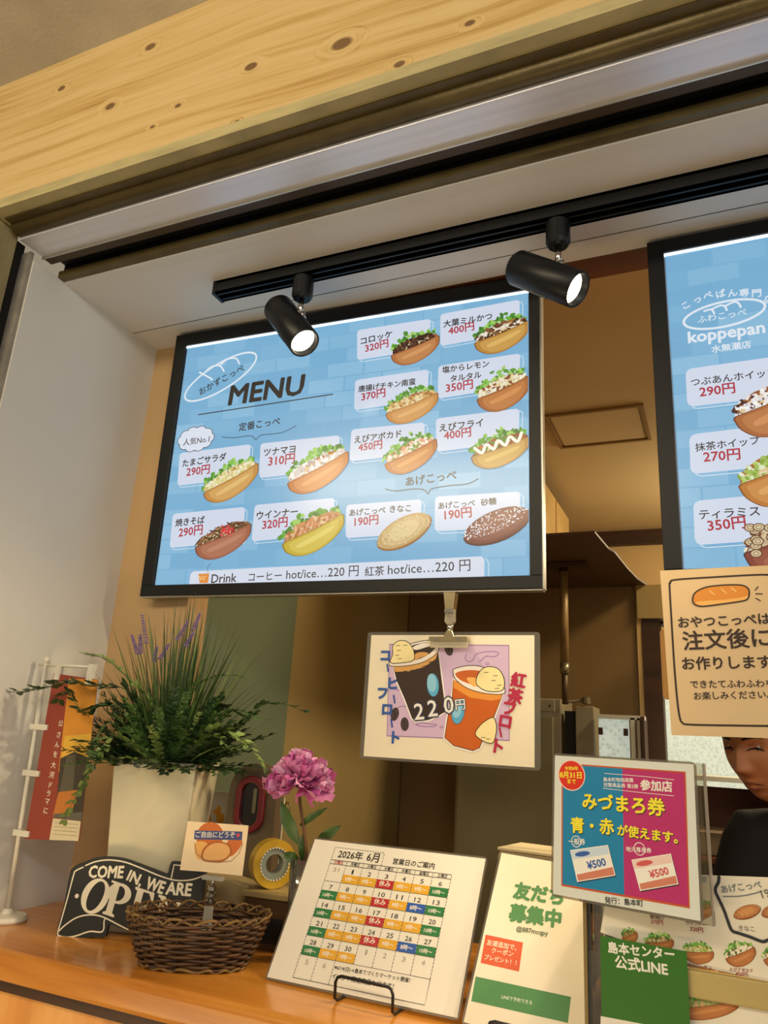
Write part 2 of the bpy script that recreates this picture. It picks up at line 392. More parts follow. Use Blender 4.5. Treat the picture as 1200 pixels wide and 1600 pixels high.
beam('trim_2', .822, 2.452, .90, 2.475, brass)                              # flat soffit flange
o = MB()                                                                    # rounded bead of the shutter housing
o.tube([(XL, .853, 2.452), (1.8, .853, 2.452)], .016, 16); struct(o.build('trim_3', brass, smooth=True))
beam('trim_4', .862, 2.432, .925, 2.45, alu, bevel=.0008)                   # brushed aluminium underside
beam('trim_5', .921, 2.426, .9235, 2.436, mat('bright_metal_lip', 'd8d4c8', .3, metal=.8))
beam('trim_6', .927, 2.430, .946, 2.45, bronze)
struct(MB().box((XL, .945, 2.45), (1.8, .985, 2.50)).box((XL, .979, 2.428), (1.8, .9849, 2.45)).build('trim_7', blackgap))
beam('trim_8', .968, 2.412, .985, 2.427, brass)
struct(box('ceiling', (-3, -3, 2.80), (3, .80, 2.86), mat('arcade_ceiling', 'd0c8bc', .7, bump=.3)))
struct(MB().box((XL, .985, ZS), (1.8, 1.262, ZS+.03)).box((XL, 1.262, ZS), (-1.03, 1.40, ZS+.03)).build('ceiling_soffit', soff))
struct(box('trim_9', (XL, 1.2035, ZS-.0008), (1.8, 1.2045, ZS+.002), blackgap))       # joint between the soffit boards
struct(box('trim_10', (XL+.12, .985, ZS-.0012), (1.8, 1.012, ZS), plaster))
struct(box('wall_left', (XL-.03, .905, 0), (XL, 1.29, ZS+.002), plaster))
conc = mat('rough_grey_concrete', '8b857a', .8, var=.2, scale=(30, 30, 30), bump=.5, bscale=200)
struct(box('trim_11', (XL-.045, .897, 0), (XL-.004, .905, 2.43), conc))
struct(box('trim_12', (XL-.06, .88, 0), (XL-.03, .9, 2.45), blackgap))
post_m = mat('weathered_post', '94875e', .7, var=.25, scale=(20, 20, 8), bump=.5, bscale=140)
struct(box('trim_13', (XL-.3, .80, 0), (XL-.012, .868, 2.455), post_m, bevel=.002))
struct(box('trim_14', (XL-.6, .797, 0), (XL-.032, .802, 2.455), creamtrim))
struct(box('wall_return', (XL-.03, 1.29, 0), (-1.045, 1.36, 2.85), cream))
# kitchen shell
struct(box('wall_kitchen_left', (-1.09, 1.36, 0), (-1.05, 4.8, 2.9), olive))
struct(box('trim_15', (-1.05, 1.36, 1.0), (-1.046, 1.75, 2.3), sage))
struct(box('wall_kitchen_back', (-1.1, 4.75, 0), (2.2, 4.85, 2.9), kwall))
struct(box('wall_kitchen_right', (2.2, 1.2, 0), (2.26, 4.85, 2.9), kwall))
struct(box('ceiling_kitchen', (-1.1, 1.262, 2.85), (2.26, 4.85, 2.9), kceil))
struct(box('trim_16', (-1.03, 1.262, ZS+.09), (2.2, 1.33, 2.85), cream))               # upstand over the lintel
struct(box('trim_17', (-1.03, 1.2625, ZS-.001), (2.2, 1.33, ZS+.09), wood('red_brown_lintel', ['4a220c', '5c2d12', '6b3818'], 'x', rough=.4)))
struct(box('trim_18', (-1.05, 4.70, 2.76), (2.2, 4.75, 2.85), darkbrown))
# partition behind the shelf, ending in a dark door post
struct(box('wall_partition', (-1.045, 2.56, 0), (-.225, 2.62, 2.04), brownw))
struct(box('trim_19', (-.225, 2.55, 0), (-.17, 2.64, 2.04), darkbrown))
struct(box('trim_20', (-.24, 2.552, 1.45), (-.222, 2.62, 2.04), kwall))
struct(box('trim_21', (-.235, 2.54, 1.93), (.1, 2.66, 2.04), olive))
o = MB(); sh = [(-1.045, 2.56), (-1.045, 1.89), (-.27, 1.89)]+[(-.27+.045*t-.0*t+.0, 1.89+.67*t) for t in (.12, .25)]+[(-.248, 2.1), (-.236, 2.3), (-.222, 2.45), (-.2, 2.56)]
o.prism(sh, 2.04, 2.046, axis='z'); struct(o.build('trim_22', mat('dark_shelf_board', '4e331a', .5)))
struct(box('trim_23', (-.47, 2.555, .0), (-.468, 2.562, 2.04), blackgap))

# ------------------------------------------------------------------ frosted window beyond the door post
def frosted():
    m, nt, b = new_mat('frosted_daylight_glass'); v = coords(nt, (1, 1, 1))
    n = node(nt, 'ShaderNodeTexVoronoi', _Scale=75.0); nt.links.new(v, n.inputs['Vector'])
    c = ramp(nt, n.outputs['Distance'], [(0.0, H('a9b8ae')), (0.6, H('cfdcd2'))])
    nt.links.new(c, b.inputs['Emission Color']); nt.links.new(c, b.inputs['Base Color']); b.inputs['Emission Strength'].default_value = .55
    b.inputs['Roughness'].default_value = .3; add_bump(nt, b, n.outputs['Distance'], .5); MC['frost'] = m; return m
frost = frosted()
wn = struct(thing('window_1', None, None, (-.42, 4.66, 1.1)))
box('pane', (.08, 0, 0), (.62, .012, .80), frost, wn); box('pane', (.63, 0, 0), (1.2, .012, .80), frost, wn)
whitef = mat('white_window_frame', 'cfd2c8', .4)
MB().box((.04, -.01, -.03), (1.25, .03, 0)).box((.04, -.01, .80), (1.25, .03, .83)).box((.60, -.005, 0), (.63, .02, .80)).build('window_frame', whitef, wn)
struct(box('trim_24', (-.17, 2.60, 1.92), (1.0, 2.66, 2.04), darkbrown))

# ================================================================== KITCHEN THINGS (behind the counter)
blackmetal = mat('black_metal', '14161a', .38, metal=.3, var=.1)
steel = mat('stainless_steel', '8d8468', .32, metal=.75, var=.08, scale=(3, 3, 60))
chrome = mat('chrome', 'c8c4bc', .14, metal=1.0, var=.03)
greysteel = mat('painted_grey_steel', '8a8168', .45, var=.05)
acry = clear('clear_acrylic', 'f2f1ea', .25)
# ceiling hatch
t = thing('ceiling_hatch', 'square access hatch flush in the kitchen ceiling between the two menu panels', 'ceiling hatch', (-.41, 3.06, 2.85))
box('hatch_panel', (-.175, -.16, -.006), (.175, .16, -.001), kceil, t)
hf = mat('hatch_frame_paint', '8a6c3c', .5)
for a in ((-.20, -.185, .20, -.172), (-.20, .172, .20, .185), (-.20, -.172, -.187, .172), (.187, -.172, .20, .172)):
    box('frame_bar', (a[0], a[1], -.011), (a[2], a[3], 0), hf, t)
# white fridge freezer front / stainless cabinets under the poster
t = thing('kitchen_cabinet', 'tall olive steel cabinet with hinge plates beside the frosted glass door', 'cabinet', (-.50, 2.36, 0))
box('body', (-.28, 0, 0), (.05, .19, 1.655), greysteel, t, bevel=.004)
box('door', (-.27, -.018, .1), (.03, -.001, 1.60), mat('cabinet_door_steel', '7b7354', .4, metal=.2), t, bevel=.004)
for zz in (1.615, 1.2):
    h_ = box('hinge_plate', (-.06, -.022, zz), (.035, -.018, zz+.035), greysteel, t, bevel=.002)
    for xx in (-.045, .02): MB().lathe([(.003, 0), (.003, .002)], 10, M=Matrix.Translation((xx, -.024, zz+.017)) @ Matrix.Rotation(-PI/2, 4, 'X')).build('screw', blackmetal, h_)
t = thing('steel_door_panel', 'upright grey steel door edge with a knurled knob on top', 'door', (-.405, 2.34, 0))
box('panel', (0, 0, 0), (.055, .12, 1.635), greysteel, t, bevel=.003)
box('gap_strip', (-.035, .02, 0), (-.003, .06, 1.62), blackgap, t)
MB().tube([(-.03, .01, 1.645), (.03, .01, 1.652)], .004, 8).build('latch_arm', greysteel, t)
MB().lathe([(.004, 0), (.014, .002), (.014, .02), (.005, .024)], 10, M=Matrix.Translation((.032, .01, 1.64))).build('knob', steel, t, smooth=False)
t = thing('glazed_door', 'half open door with patterned glass and a dark edge left of the door post', 'door', (-.335, 2.30, 0))
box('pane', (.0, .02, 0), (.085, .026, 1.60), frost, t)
box('side_frame', (.09, .01, 0), (.102, .04, 1.605), whitef, t); box('side_frame', (.108, .01, 0), (.116, .04, 1.605), whitef, t)
box('edge', (.119, .0, 0), (.128, .1, 1.61), darkbrown, t)
box('top_rail', (-.003, .01, 1.60), (.13, .04, 1.612), whitef, t)
for xx in (.0, .07): box('clip', (xx, .012, 1.555), (xx+.012, .02, 1.575), mat('brown_plastic', '3c2413', .5), t)
# adjustable post between shelf and cabinet
t = thing('tension_pole', 'worn adjustable steel pole pressed up against the dark shelf underside', 'pole', (-.408, 2.20, 1.63))
MB().lathe([(.009, 0), (.009, .10)], 14).build('lower_tube', mat('worn_pole_steel', '5a4a32', .5, metal=.4, var=.3, scale=(20, 20, 20)), t, smooth=True)
MB().lathe([(.0135, .085), (.0135, .115)], 14).build('collar', steel, t, smooth=True)
MB().lathe([(.0125, .115), (.0125, .385)], 14).build('upper_tube', mat('chipped_pole_paint', '8d7448', .5, metal=.3, var=.4, scale=(40, 40, 15)), t, smooth=True)
MB().box((-.07, -.025, .395), (.07, .025, .408)).lathe([(.018, .383), (.01, .397)], 12).build('top_plate', darkbrown, t)
# wall cupboard up by the ceiling on the left
t = thing('wall_cupboard', 'cream wall cupboard with a grey door frame high beside the ceiling', 'cupboard', (-1.045, 3.0, 2.27))
box('body', (.0, 0, 0), (.30, 1.15, .52), mat('cupboard_cream', 'c8a468', .5), t, bevel=.003)
for k in range(3): box('door', (.302, .02+k*.38, .02), (.312, .37+k*.38, .50), mat('cupboard_door', 'b9975c', .45), t, bevel=.002)
# wooden board / sacks hanging right of the post
t = thing('chopping_board', 'pale wooden board hung on the dark post left of the brown notice', 'chopping board', (-.118, 2.45, 1.67))
MB().prism(rrect(-.045, 0, .045, .21, .012), 0, .02).build('board', wood('pale_board_wood', ['a87a3e', 'c4965a', 'cfa468'], 'z', rough=.5), t)
MB().tube([(0, .01, .205), (0, .03, .24), (.0, .05, .25)], .003, 6).build('hanging_cord', darkbrown, t)
# shelf unit behind the cook
wshelf = wood('warm_shelf_timber', ['4a2410', '633216', '7a4422'], 'x', rough=.4)
t = thing('shelf_rack', 'dark wooden shelf rack under the bright window beside the cook', 'shelf', (-.06, 2.25, 0))
box('back_panel', (-.12, .23, 1.0), (.16, .25, 1.43), wshelf, t)
for zz in (1.25, 1.12, 1.0): box('shelf_board', (-.12, 0, zz), (.16, .23, zz+.016), wshelf, t, bevel=.002)
for xx in (-.13, .16): box('side_board', (xx, 0, 0), (xx+.014, .25, 1.45), wshelf, t, bevel=.002)
box('white_rail', (-.13, -.002, 1.45), (.175, .25, 1.462), whitef, t)
for zz, nm in ((1.268, 'clear plastic food tub on the upper shelf beside the cook'), (1.138, 'clear plastic food tub on the lower shelf beside the cook')):
    q = thing('food_tub', nm, 'food container', (-.05, 2.30, zz))
    c = clear('milky_plastic', 'd8c8b0', .3, opaque=.25)
    m = MB(); m.box((-.08, -.04, 0), (.08, .1, .003)); m.box((-.08, -.04, 0), (-.078, .1, .055)); m.box((.078, -.04, 0), (.08, .1, .055)); m.box((-.08, -.04, 0), (.08, -.038, .055)); m.box((-.08, .098, 0), (.08, .1, .055)); m.build('tub', c, q)
    m = MB(); m.box((-.084, -.044, .055), (.084, .104, .060)); m.build('lid', mat('tub_lid', 'b9a489', .4), q)

# ================================================================== COUNTER
ZC = 1.154
cwood = wood('orange_lacquered_counter', ['a8641c', 'bf7a2a', 'cc8834', 'c47e2c'], 'x', fine=14, rough=.24, coat=.35, bump=.02)
t = thing('counter', 'long glossy orange wooden counter across the shop window', 'counter', (0, 0, 0))
m = MB(); m.prism([(.982, ZC-.045), (.974, ZC-.038), (.972, ZC-.008), (.980, ZC), (1.5, ZC), (1.5, ZC-.045)], XL+.001, 1.75, axis='x'); m.build('worktop', cwood, t, bevel=.003, seg=3)
box('under_rail', (XL+.001, .992, ZC-.062), (1.75, 1.02, ZC-.0455), darkbrown, t)
fw = wood('bright_front_boards', ['c07a34', 'd6924a', 'e0a35c', 'd89850'], 'z', fine=10, rough=.35, coat=.2, bump=.03)
xs = [XL+.001, -1.02, -.815]
box('front_panel', (XL+.001, 1.0, .25), (-.822, 1.015, ZC-.063), fw, t)
box('front_panel', (-.812, 1.0, .25), (-.30, 1.015, ZC-.063), fw, t)
box('front_panel', (-.29, 1.0, .25), (1.75, 1.015, ZC-.063), fw, t)
box('joint_strip', (-.8215, .996, .25), (-.8125, 1.012, ZC-.063), mat('joint_strip_metal', '8c8474', .35, metal=.6), t)
box('joint_strip', (-.2995, .996, .25), (-.2905, 1.012, ZC-.063), MC['joint_strip_metal'], t)
box('plinth', (XL+.001, 1.05, 0), (1.75, 1.4, .25), darkbrown, t)
# shopfront decal below the counter at the far left
t = thing('front_sticker', 'green and white printed card stuck low on the counter front at the left', 'sticker', (-1.16, .999, .99))
A = Art(3); A.poly([(-.07, 0), (.06, 0), (.06, .07), (-.07, .095)], '7b8f2a', 1)
for i in range(9): A.ell(-.06+.013*i, .068-.002*i, .007, .005, ['a6b94a', 'f0ead0', '5b7020'][i % 3], z=2+.05*i)
A.build('print', ink('paper_ink', .6), t); box('card', (-.07, -.0001, 0), (.06, .0006, .07), mat('paper', 'e6dcc4', .7), t)

# ================================================================== TRACK LIGHTING
t = thing('lighting_track', 'long black lighting track screwed under the white soffit', 'lighting track', (-.925, 1.105, ZS))
m = MB(); W_ = .017
m.box((0, -W_, -.030), (2.7, -W_+.006, 0)); m.box((0, W_-.006, -.030), (2.7, W_, 0)); m.box((0, -W_, -.006), (2.7, W_, 0)); m.box((0, -W_, -.030), (2.7, -W_+.010, -.026)); m.box((0, W_-.010, -.030), (2.7, W_, -.026))
m.build('rail', blackmetal, t)
box('end_cap', (-.004, -W_-.001, -.032), (.004, W_+.001, 0), blackmetal, t, bevel=.001)
for yy in (-.006, .006): MB().tube([(0.004, yy, -.016), (2.7, yy, -.016)], .0015, 6).build('conductor', mat('copper', '6b4a34', .3, metal=1), t)
lensglow = glow('warm_lamp_lens', 'fff0cc', 9.0)
def spotlight(x, aim, label):
    t = thing('spotlight', label, 'spotlight', (x, 1.105, ZS-.030))
    MB().lathe([(.020, 0), (.021, -.002), (.021, -.040), (.017, -.047), (.005, -.047)], 24).build('adapter', blackmetal, t, smooth=False, bevel=.0008)
    MB().tube([(0, 0, -.045), (0, 0, -.085)], .0055, 12).build('stem', chrome, t, smooth=True)
    MB().tube([(-.006, 0, -.085), (.010, 0, -.085)], .008, 12).build('swivel', chrome, t, smooth=True)
    d = Vector(aim).normalized(); q = d.to_track_quat('Z', 'Y'); c = Vector((0, 0, -.093))+Vector((-d.z*.0, 0, 0))
    side = Vector((-1 if d.x > 0 else 1, 0, 0)); c = Vector((.0, -.004, -.10)) - d*.012 + Vector((-.010 if aim[0] > 0 else .010, 0, -.006-.012*abs(d.x)))
    M = Matrix.Translation(c) @ q.to_matrix().to_4x4()
    r = .031
    hd = MB().lathe([(.012, -.072), (r-.004, -.070), (r, -.064), (r, .066), (r-.002, .068), (r-.004, .066), (r-.004, .045), (.006, .043)], 36, M=M).build('lamp_head', blackmetal, t, smooth=False)
    for p in hd.data.polygons: p.use_smooth = abs((M.to_3x3().inverted() @ p.normal).z) < .3
    MB().lathe([(.004, .050), (r-.005, .050), (r-.0055, .054), (.004, .056)], 32, M=M).build('lens', lensglow, t)
    MB().tube([M @ Vector((r-.0006, .0, -.045)), M @ Vector((r+.0012, 0, -.045))], .003, 10).build('screw', chrome, t)
    MB().box((-.0045, -r-.0008, -.006), (.0045, -r+.001, .022), M).build('badge', mat('rating_label', '2c2c2e', .5), t)
    e = Vector((x, 1.105, ZS-.030))+c+d*.075
    lamp('spotlight_beam', 'SPOT', e, e+d, 22, (1.0, .80, .52), spot=62, blend=.7, radius=.02)
spotlight((-0.7156,1.0992,2.37)[0], (.60, -.12, -.76), 'left black tube spotlight aimed steeply down from the track')
spotlight((-0.2076,1.0845,2.37)[0], (.76, -.12, -.56), 'right black tube spotlight tilted towards the right from the track')

spotlight(.32, (-.72, -.10, -.66), 'added unseen black tube spotlight on the track above the right menu panel, aimed back left')  # added out of view to throw warm light on the counter
spotlight(.75, (-.80, -.12, -.58), 'added unseen black tube spotlight at the far right of the track, aimed back left')  # another unseen spotlight, added to warm the counter area

# ================================================================== BACKLIT MENU PANELS
pan_ink = ink('backlit_print', .2, emit=.88, coat=.05)
framem = mat('black_frame', '0a0b0e', .42, metal=.3, var=.05)
edgeled = glow('edge_led_strip', 'dff2ff', 1.6)
silver = mat('panel_back_silver', 'b8b4aa', .35, metal=.8)
INK = '2b2522'; RED = 'b3283c'; SKY = '7cb6dc'
def menu_panel(loc, rot, label, W0, W1, HT, sx0, sx1, sz0, sz1, A, group):
    t = thing('menu_light_panel', label, 'menu board', loc, rot, group)
    d = .022
    for a in ((W0, 0, W1, sz0), (W0, sz1, W1, HT), (W0, sz0, sx0, sz1), (sx1, sz0, W1, sz1)):
        box('frame_bar', (a[0], -.006, a[1]), (a[2], d, a[3]), framem, t, bevel=.0012)
    box('back_plate', (W0+.002, d, .002), (W1-.002, d+.006, HT-.002), silver, t)
    box('edge_trim', (W0, -.002, -.0028), (W1, d, -.0001), mat('bright_edge_trim', 'b9b5ab', .3, metal=.9), t)
    box('edge_trim', (W1+.0001, -.002, 0), (W1+.0026, d, HT), MC['bright_edge_trim'], t)
    box('screen', (sx0, .002, sz0), (sx1, .012, sz1), mat('screen_backing', 'c8dcea', .5), t)
    box('light_strip', (sx0, -.0015, sz1-.005), (sx1, .0015, sz1-.0002), edgeled, t)
    A.build('menu_print', pan_ink, t)
    return t
def sky_back(A, x0, x1, z0, z1):
    A.poly([(x0, z0), (x1, z0), (x1, z1), (x0, z1)], SKY, -6)
    rn = random.Random(5); bw, bh = .086, .034; k = 0; z = z0
    while z < z1:
        x = x0-(bw*.5 if k % 2 else 0)-.01
        while x < x1:
            a, b = max(x0, x+.002), min(x1, x+bw-.002)
            if b-a > .004:
                f = rn.uniform(-.03, .06)
                c = mixc(SKY, 'a4d2ee' if f > 0 else '6aa6cf', abs(f)*8)
                A.poly([(a, z+.0015), (b, z+.0015), (b, min(z1, z+bh-.0015)), (a, min(z1, z+bh-.0015))], c, -5)
            x += bw
        z += bh; k += 1
def card(A, q, maxu=None, r=.007):
    # q = top-left, top-right, bottom-right, bottom-left
    def rr(q, r):
        out = []
        for i in range(4):
            p = Vector(q[i]); a = (Vector(q[i-1])-p).normalized(); b = (Vector(q[(i+1) % 4])-p).normalized()
            out += [tuple(p+a*r), tuple(p+a*r*.3+b*r*.3), tuple(p+b*r)]
        if maxu is not None: out = [(min(x, maxu), y) for x, y in out]
        return out
    sh = [(x+.006, y-.005) for x, y in q]
    A.line(rr(sh, r), .0013, 'e6f2fb', .5, True)
    A.poly(rr(q, r), 'd9e2f4', 1)
A = Art(11); X0, X1, Z0, Z1 = -.401, .410, .0245, .6005
sky_back(A, X0, X1, Z0, Z1)
CARDS = [[(0.0411,0.5726),(0.2078,0.5723),(0.2074,0.5028),(0.0458,0.5)], [(0.2284,0.5793),(0.3933,0.5839),(0.3933,0.5125),(0.2307,0.5051)], [(0.0444,0.4538),(0.2076,0.4564),(0.2072,0.3898),(0.0461,0.3846)],
 [(0.2279,0.4608),(0.3945,0.4648),(0.3919,0.3955),(0.2288,0.3885)], [(0.0431,0.3418),(0.2036,0.3401),(0.2033,0.2749),(0.0436,0.2713)], [(0.2261,0.3459),(0.3931,0.3485),(0.3906,0.2809),(0.2297,0.2751)],
 [(-0.3823,0.3283),(-0.1962,0.3322),(-0.1938,0.2552),(-0.3773,0.2498)], [(-0.172,0.3313),(0.0176,0.3316),(0.0202,0.2565),(-0.1664,0.2516)], [(-0.3793,0.1841),(-0.194,0.1889),(-0.1897,0.1129),(-0.3757,0.1066)],
 [(-0.1707,0.1917),(0.0161,0.1949),(0.0204,0.1195),(-0.1694,0.112)], [(0.0429,0.1783),(0.2029,0.1798),(0.2029,0.112),(0.0464,0.1091)], [(0.23,0.1832),(0.3941,0.182),(0.3929,0.1137),(0.2309,0.1144)]]
for q in CARDS: card(A, q)
T1 = [('コロッケ', [(0.0525,0.5355),(0.1239,0.5425)]), ('大葉ミルかつ', [(0.2363,0.5468),(0.3379,0.5488)]), ('唐揚げチキン南蛮', [(0.0537,0.4245),(0.18,0.4258)]), ('塩からレモン', [(0.2365,0.4439),(0.3325,0.4446)]), ('タルタル', [(0.2545,0.4217),(0.3173,0.4231)]),
 ('えびアボカド', [(0.0525,0.3097),(0.1546,0.3136)]), ('えびフライ', [(0.235,0.3163),(0.3225,0.3193)]), ('たまごサラダ', [(-0.3701,0.2933),(-0.256,0.3002)]), ('ツナマヨ', [(-0.1607,0.3007),(-0.0847,0.3026)]), ('焼きそば', [(-0.3678,0.1541),(-0.2931,0.1574)]),
 ('ウインナー', [(-0.1623,0.1589),(-0.0658,0.1631)]), ('あげこっぺ', [(0.0516,0.1537),(0.1284,0.1558)]), ('きなこ', [(0.1378,0.1566),(0.1816,0.1566)]), ('あげこっぺ', [(0.2372,0.1571),(0.3086,0.159)]), ('砂糖', [(0.3209,0.1583),(0.35,0.1602)])]
for s, (a, b) in T1: A.text(s, a, b, INK, .022, z=2)
T2 = [('320円', [(0.0641,0.5155),(0.1163,0.5211)]), ('400円', [(0.2477,0.5273),(0.3013,0.5303)]), ('370円', [(0.0623,0.403),(0.1152,0.4067)]), ('350円', [(0.2458,0.399),(0.3008,0.4017)]), ('450円', [(0.0623,0.2905),(0.1142,0.2926)]), ('400円', [(0.2447,0.2978),(0.2987,0.3004)]),
 ('290円', [(-0.3562,0.2693),(-0.2955,0.2721)]), ('310円', [(-0.1471,0.2761),(-0.084,0.278)]), ('290円', [(-0.3555,0.1288),(-0.2946,0.1332)]), ('320円', [(-0.1459,0.1357),(-0.0874,0.1396)]), ('190円', [(0.0642,0.1318),(0.1147,0.1344)]), ('190円', [(0.2506,0.1348),(0.3028,0.1381)])]
for s, (a, b) in T2: A.text(s, a, b, RED, .02, z=2)
ROLLS = [([(0.1233,0.4977),(0.2287,0.5244)], .048, dict(bun='b8733e', light='e0a468', dark='8a4a20', fill=('3a1d10', '4c2815', '2a130b', '5e3420'))),
 ([(0.3018,0.4985),(0.4134,0.5275)], .052, dict(bun='c08a3a', light='ecc46e', dark='875322', fill=('3c2414', 'e9ddc4', '6b4024', 'f5ecd8', '8a5a34'))),
 ([(0.1187,0.3663),(0.2299,0.3954)], .048, dict(bun='cf8f48', light='efbe7a', dark='9a5f28', fill=('d8a860', 'e8c888', 'b07a3a', 'f2e0b0'))),
 ([(0.309,0.3747),(0.4129,0.4075)], .056, dict(bun='b0682e', light='e29a58', dark='82451c', fill=('f4ecd0', 'e8dca4', '8a4a2a', 'f8f4e4'))),
 ([(0.1217,0.2563),(0.2303,0.2965)], .050, dict(bun='b86c30', light='e8a860', dark='8a4c1c', fill=('f2d8c4', 'e8a480', 'f8efe0', '7a9a3c'))),
 ([(0.2995,0.2556),(0.4123,0.2839)], .048, dict(bun='b88838', light='e8c26a', dark='5e3a18', fill=('8a3a18', 'a44c20', 'c4602c', '5f8a2c'), kind='mayo')),
 ([(-0.3041,0.2251),(-0.1711,0.2796)], .056, dict(bun='cc9246', light='f2cc80', dark='9c6428', fill=('f4ecb8', 'eadc94', 'f8f4d8', 'd8c878'))),
 ([(-0.0963,0.232),(0.0411,0.2868)], .058, dict(bun='c87a3c', light='f0ac6c', dark='96521f', fill=('ece4dc', 'd8ccc4', 'f6f2ee', 'b8a69c'))),
 ([(-0.3084,0.1025),(-0.1731,0.1441)], .056, dict(bun='a8654a', light='cc9070', dark='7a3e26', fill=('5c3a22', '3e2616', '8a6038', 'b08a58'), lettuce=False, kind='noodle')),
 ([(-0.0954,0.1006),(0.0405,0.153)], .058, dict(bun='cfb436', light='f2e07a', dark='96801c', fill=('b87040', 'd89058', 'c88a5c', 'eab890'))),
 ([(0.1145,0.0906),(0.2236,0.1426)], .060, dict(bun='c8a468', light='e2cb94', dark='a0682c', fill=('ead8a8', 'f2e6c0', 'c8a468', 'b48c50'), kind='kinako')),
 ([(0.2877,0.0956),(0.4139,0.1415)], .062, dict(bun='7c4034', light='99604e', dark='5a2a20', fill=('f4f4f8', 'e2e4ee', 'ffffff'), kind='sugar'))]
for (a, b), wd, kw in ROLLS: roll(A, a, b, wd, maxu=X1-.0005, **kw)
(a,) = [(-0.2323,0.1386)]
for i in range(26): A.ell(a[0]+A.rn.gauss(0, .008), a[1]+A.rn.gauss(0, .006), .006, .0016, A.rn.choice(['e0303c', 'f0505a', 'c81e2c']), rot=A.rn.uniform(0, PI), z=7.5+A.rn.random(), n=7)
# headings
c_ = (-0.2979,0.5074); e0, e1 = [(-0.3856,0.4684),(-0.2093,0.5482)]; rt = math.atan2(e1[1]-e0[1], e1[0]-e0[0])
A.ring(c_[0], c_[1], math.hypot(e1[0]-e0[0], e1[1]-e0[1])/2+.003, .036, .0045, 'e8f1fb', rt, 1.5, 40)
for q in ([(-0.3573,0.5274),(-0.3221,0.5063),(-0.3217,0.5035)], [(-0.3475,0.5206),(-0.3262,0.5368),(-0.3028,0.5363),(-0.2893,0.5208)], [(-0.3028,0.5363),(-0.2844,0.55),(-0.2613,0.5494),(-0.2498,0.5342)]): A.curve(q, .004, 'e8f1fb', 1.6)
A.text('おかずこっぺ', *[(-0.3464,0.4668),(-0.234,0.5147)], INK, .015, z=2.5)
A.text('MENU', *[(-0.2662,0.4332),(-0.0801,0.4368)], INK, .03, z=2.7, h=.046, slant=.08)
A.line([(-0.3449,0.4186),(-0.0059,0.4276)], .0024, INK, 2)
A.text('定番こっぺ', *[(-0.2312,0.3659),(-0.1285,0.3702)], INK, .015, z=2)
A.curve([(-0.2732,0.3564),(-0.2427,0.3518),(-0.1985,0.3519),(-0.1844,0.3415),(-0.1726,0.3508),(-0.122,0.3516),(-0.0874,0.3643)], .0014, INK, 2)
A.text('あげこっぺ', *[(0.1688,0.2084),(0.2713,0.2151)], INK, .02, z=2)
A.curve([(0.1258,0.2062),(0.1477,0.2006),(0.1836,0.202),(0.2061,0.1991),(0.2156,0.1894),(0.2217,0.1993),(0.255,0.2034),(0.2929,0.2044),(0.314,0.2131)], .0018, INK, 2)
cc = (-0.3433,0.3588)
for k in range(10): A.ell(cc[0]+.034*math.cos(k*PI/5), cc[1]+.019*math.sin(k*PI/5), .016, .013, INK, z=2.9)
for k in range(10): A.ell(cc[0]+.034*math.cos(k*PI/5), cc[1]+.019*math.sin(k*PI/5), .0145, .0115, 'e4ebf8', z=3.3)
A.ell(cc[0], cc[1], .036, .02, 'e4ebf8', z=3.6)
A.text('人気No.1', *[(-0.3761,0.3448),(-0.3058,0.3473)], '4a3a44', .01, z=4)
a, b, c, d = [(-0.3125,0.0521),(0.3282,0.0624),(0.3286,0.0338),(-0.311,0.0188)]
A.poly([(a[0], a[1]-.006), (a[0]+.006, a[1]), (b[0]-.006, b[1]), (b[0], b[1]-.006), (b[0], Z0), (a[0], Z0)], 'dfe6f5', 1)
A.line([(b[0]+.008, Z0), (b[0]+.008, b[1]-.012), (b[0]+.002, b[1]-.003)], .0013, 'e6f2fb', 1)
for s, (a, b), bb in (('Drink', [(-0.2573,0.0258),(-0.1964,0.0271)], .012), ('コーヒー', [(-0.1674,0.0278),(-0.0899,0.0299)], .008), ('hot/ice…220 円', [(-0.0795,0.0283),(0.079,0.032)], .004), ('紅茶', [(0.0925,0.0304),(0.1323,0.0319)], .008), ('hot/ice…220 円', [(0.1402,0.0317),(0.3022,0.0357)], .004)):
    A.text(s, a, b, '3a3434', bb, z=2)
q = [(-0.2922,0.0459),(-0.2649,0.0466),(-0.2653,0.026),(-0.2862,0.0265)]; A.poly([(x, max(y, Z0)) for x, y in q], 'e8923c', 2)
for i in range(7): A.ell(q[0][0]+.004+.0025*i, q[0][1]-.006-.003*(i % 3), .003, .002, 'f8c27c', z=2.4, n=6)
A.line([(-0.2683,0.048),(-0.2716,0.0606),(-0.2631,0.0686)], .001, '5a504a', 2)
menu_panel((-.7084, 1.2698, 1.7704), pose_rot(2.32, -1.04, .15), 'blue backlit menu panel with MENU heading and twelve filled rolls', -.4335, .4335, .632, X0-.002, X1+.002, Z0-.001, Z1+.001, A, None)

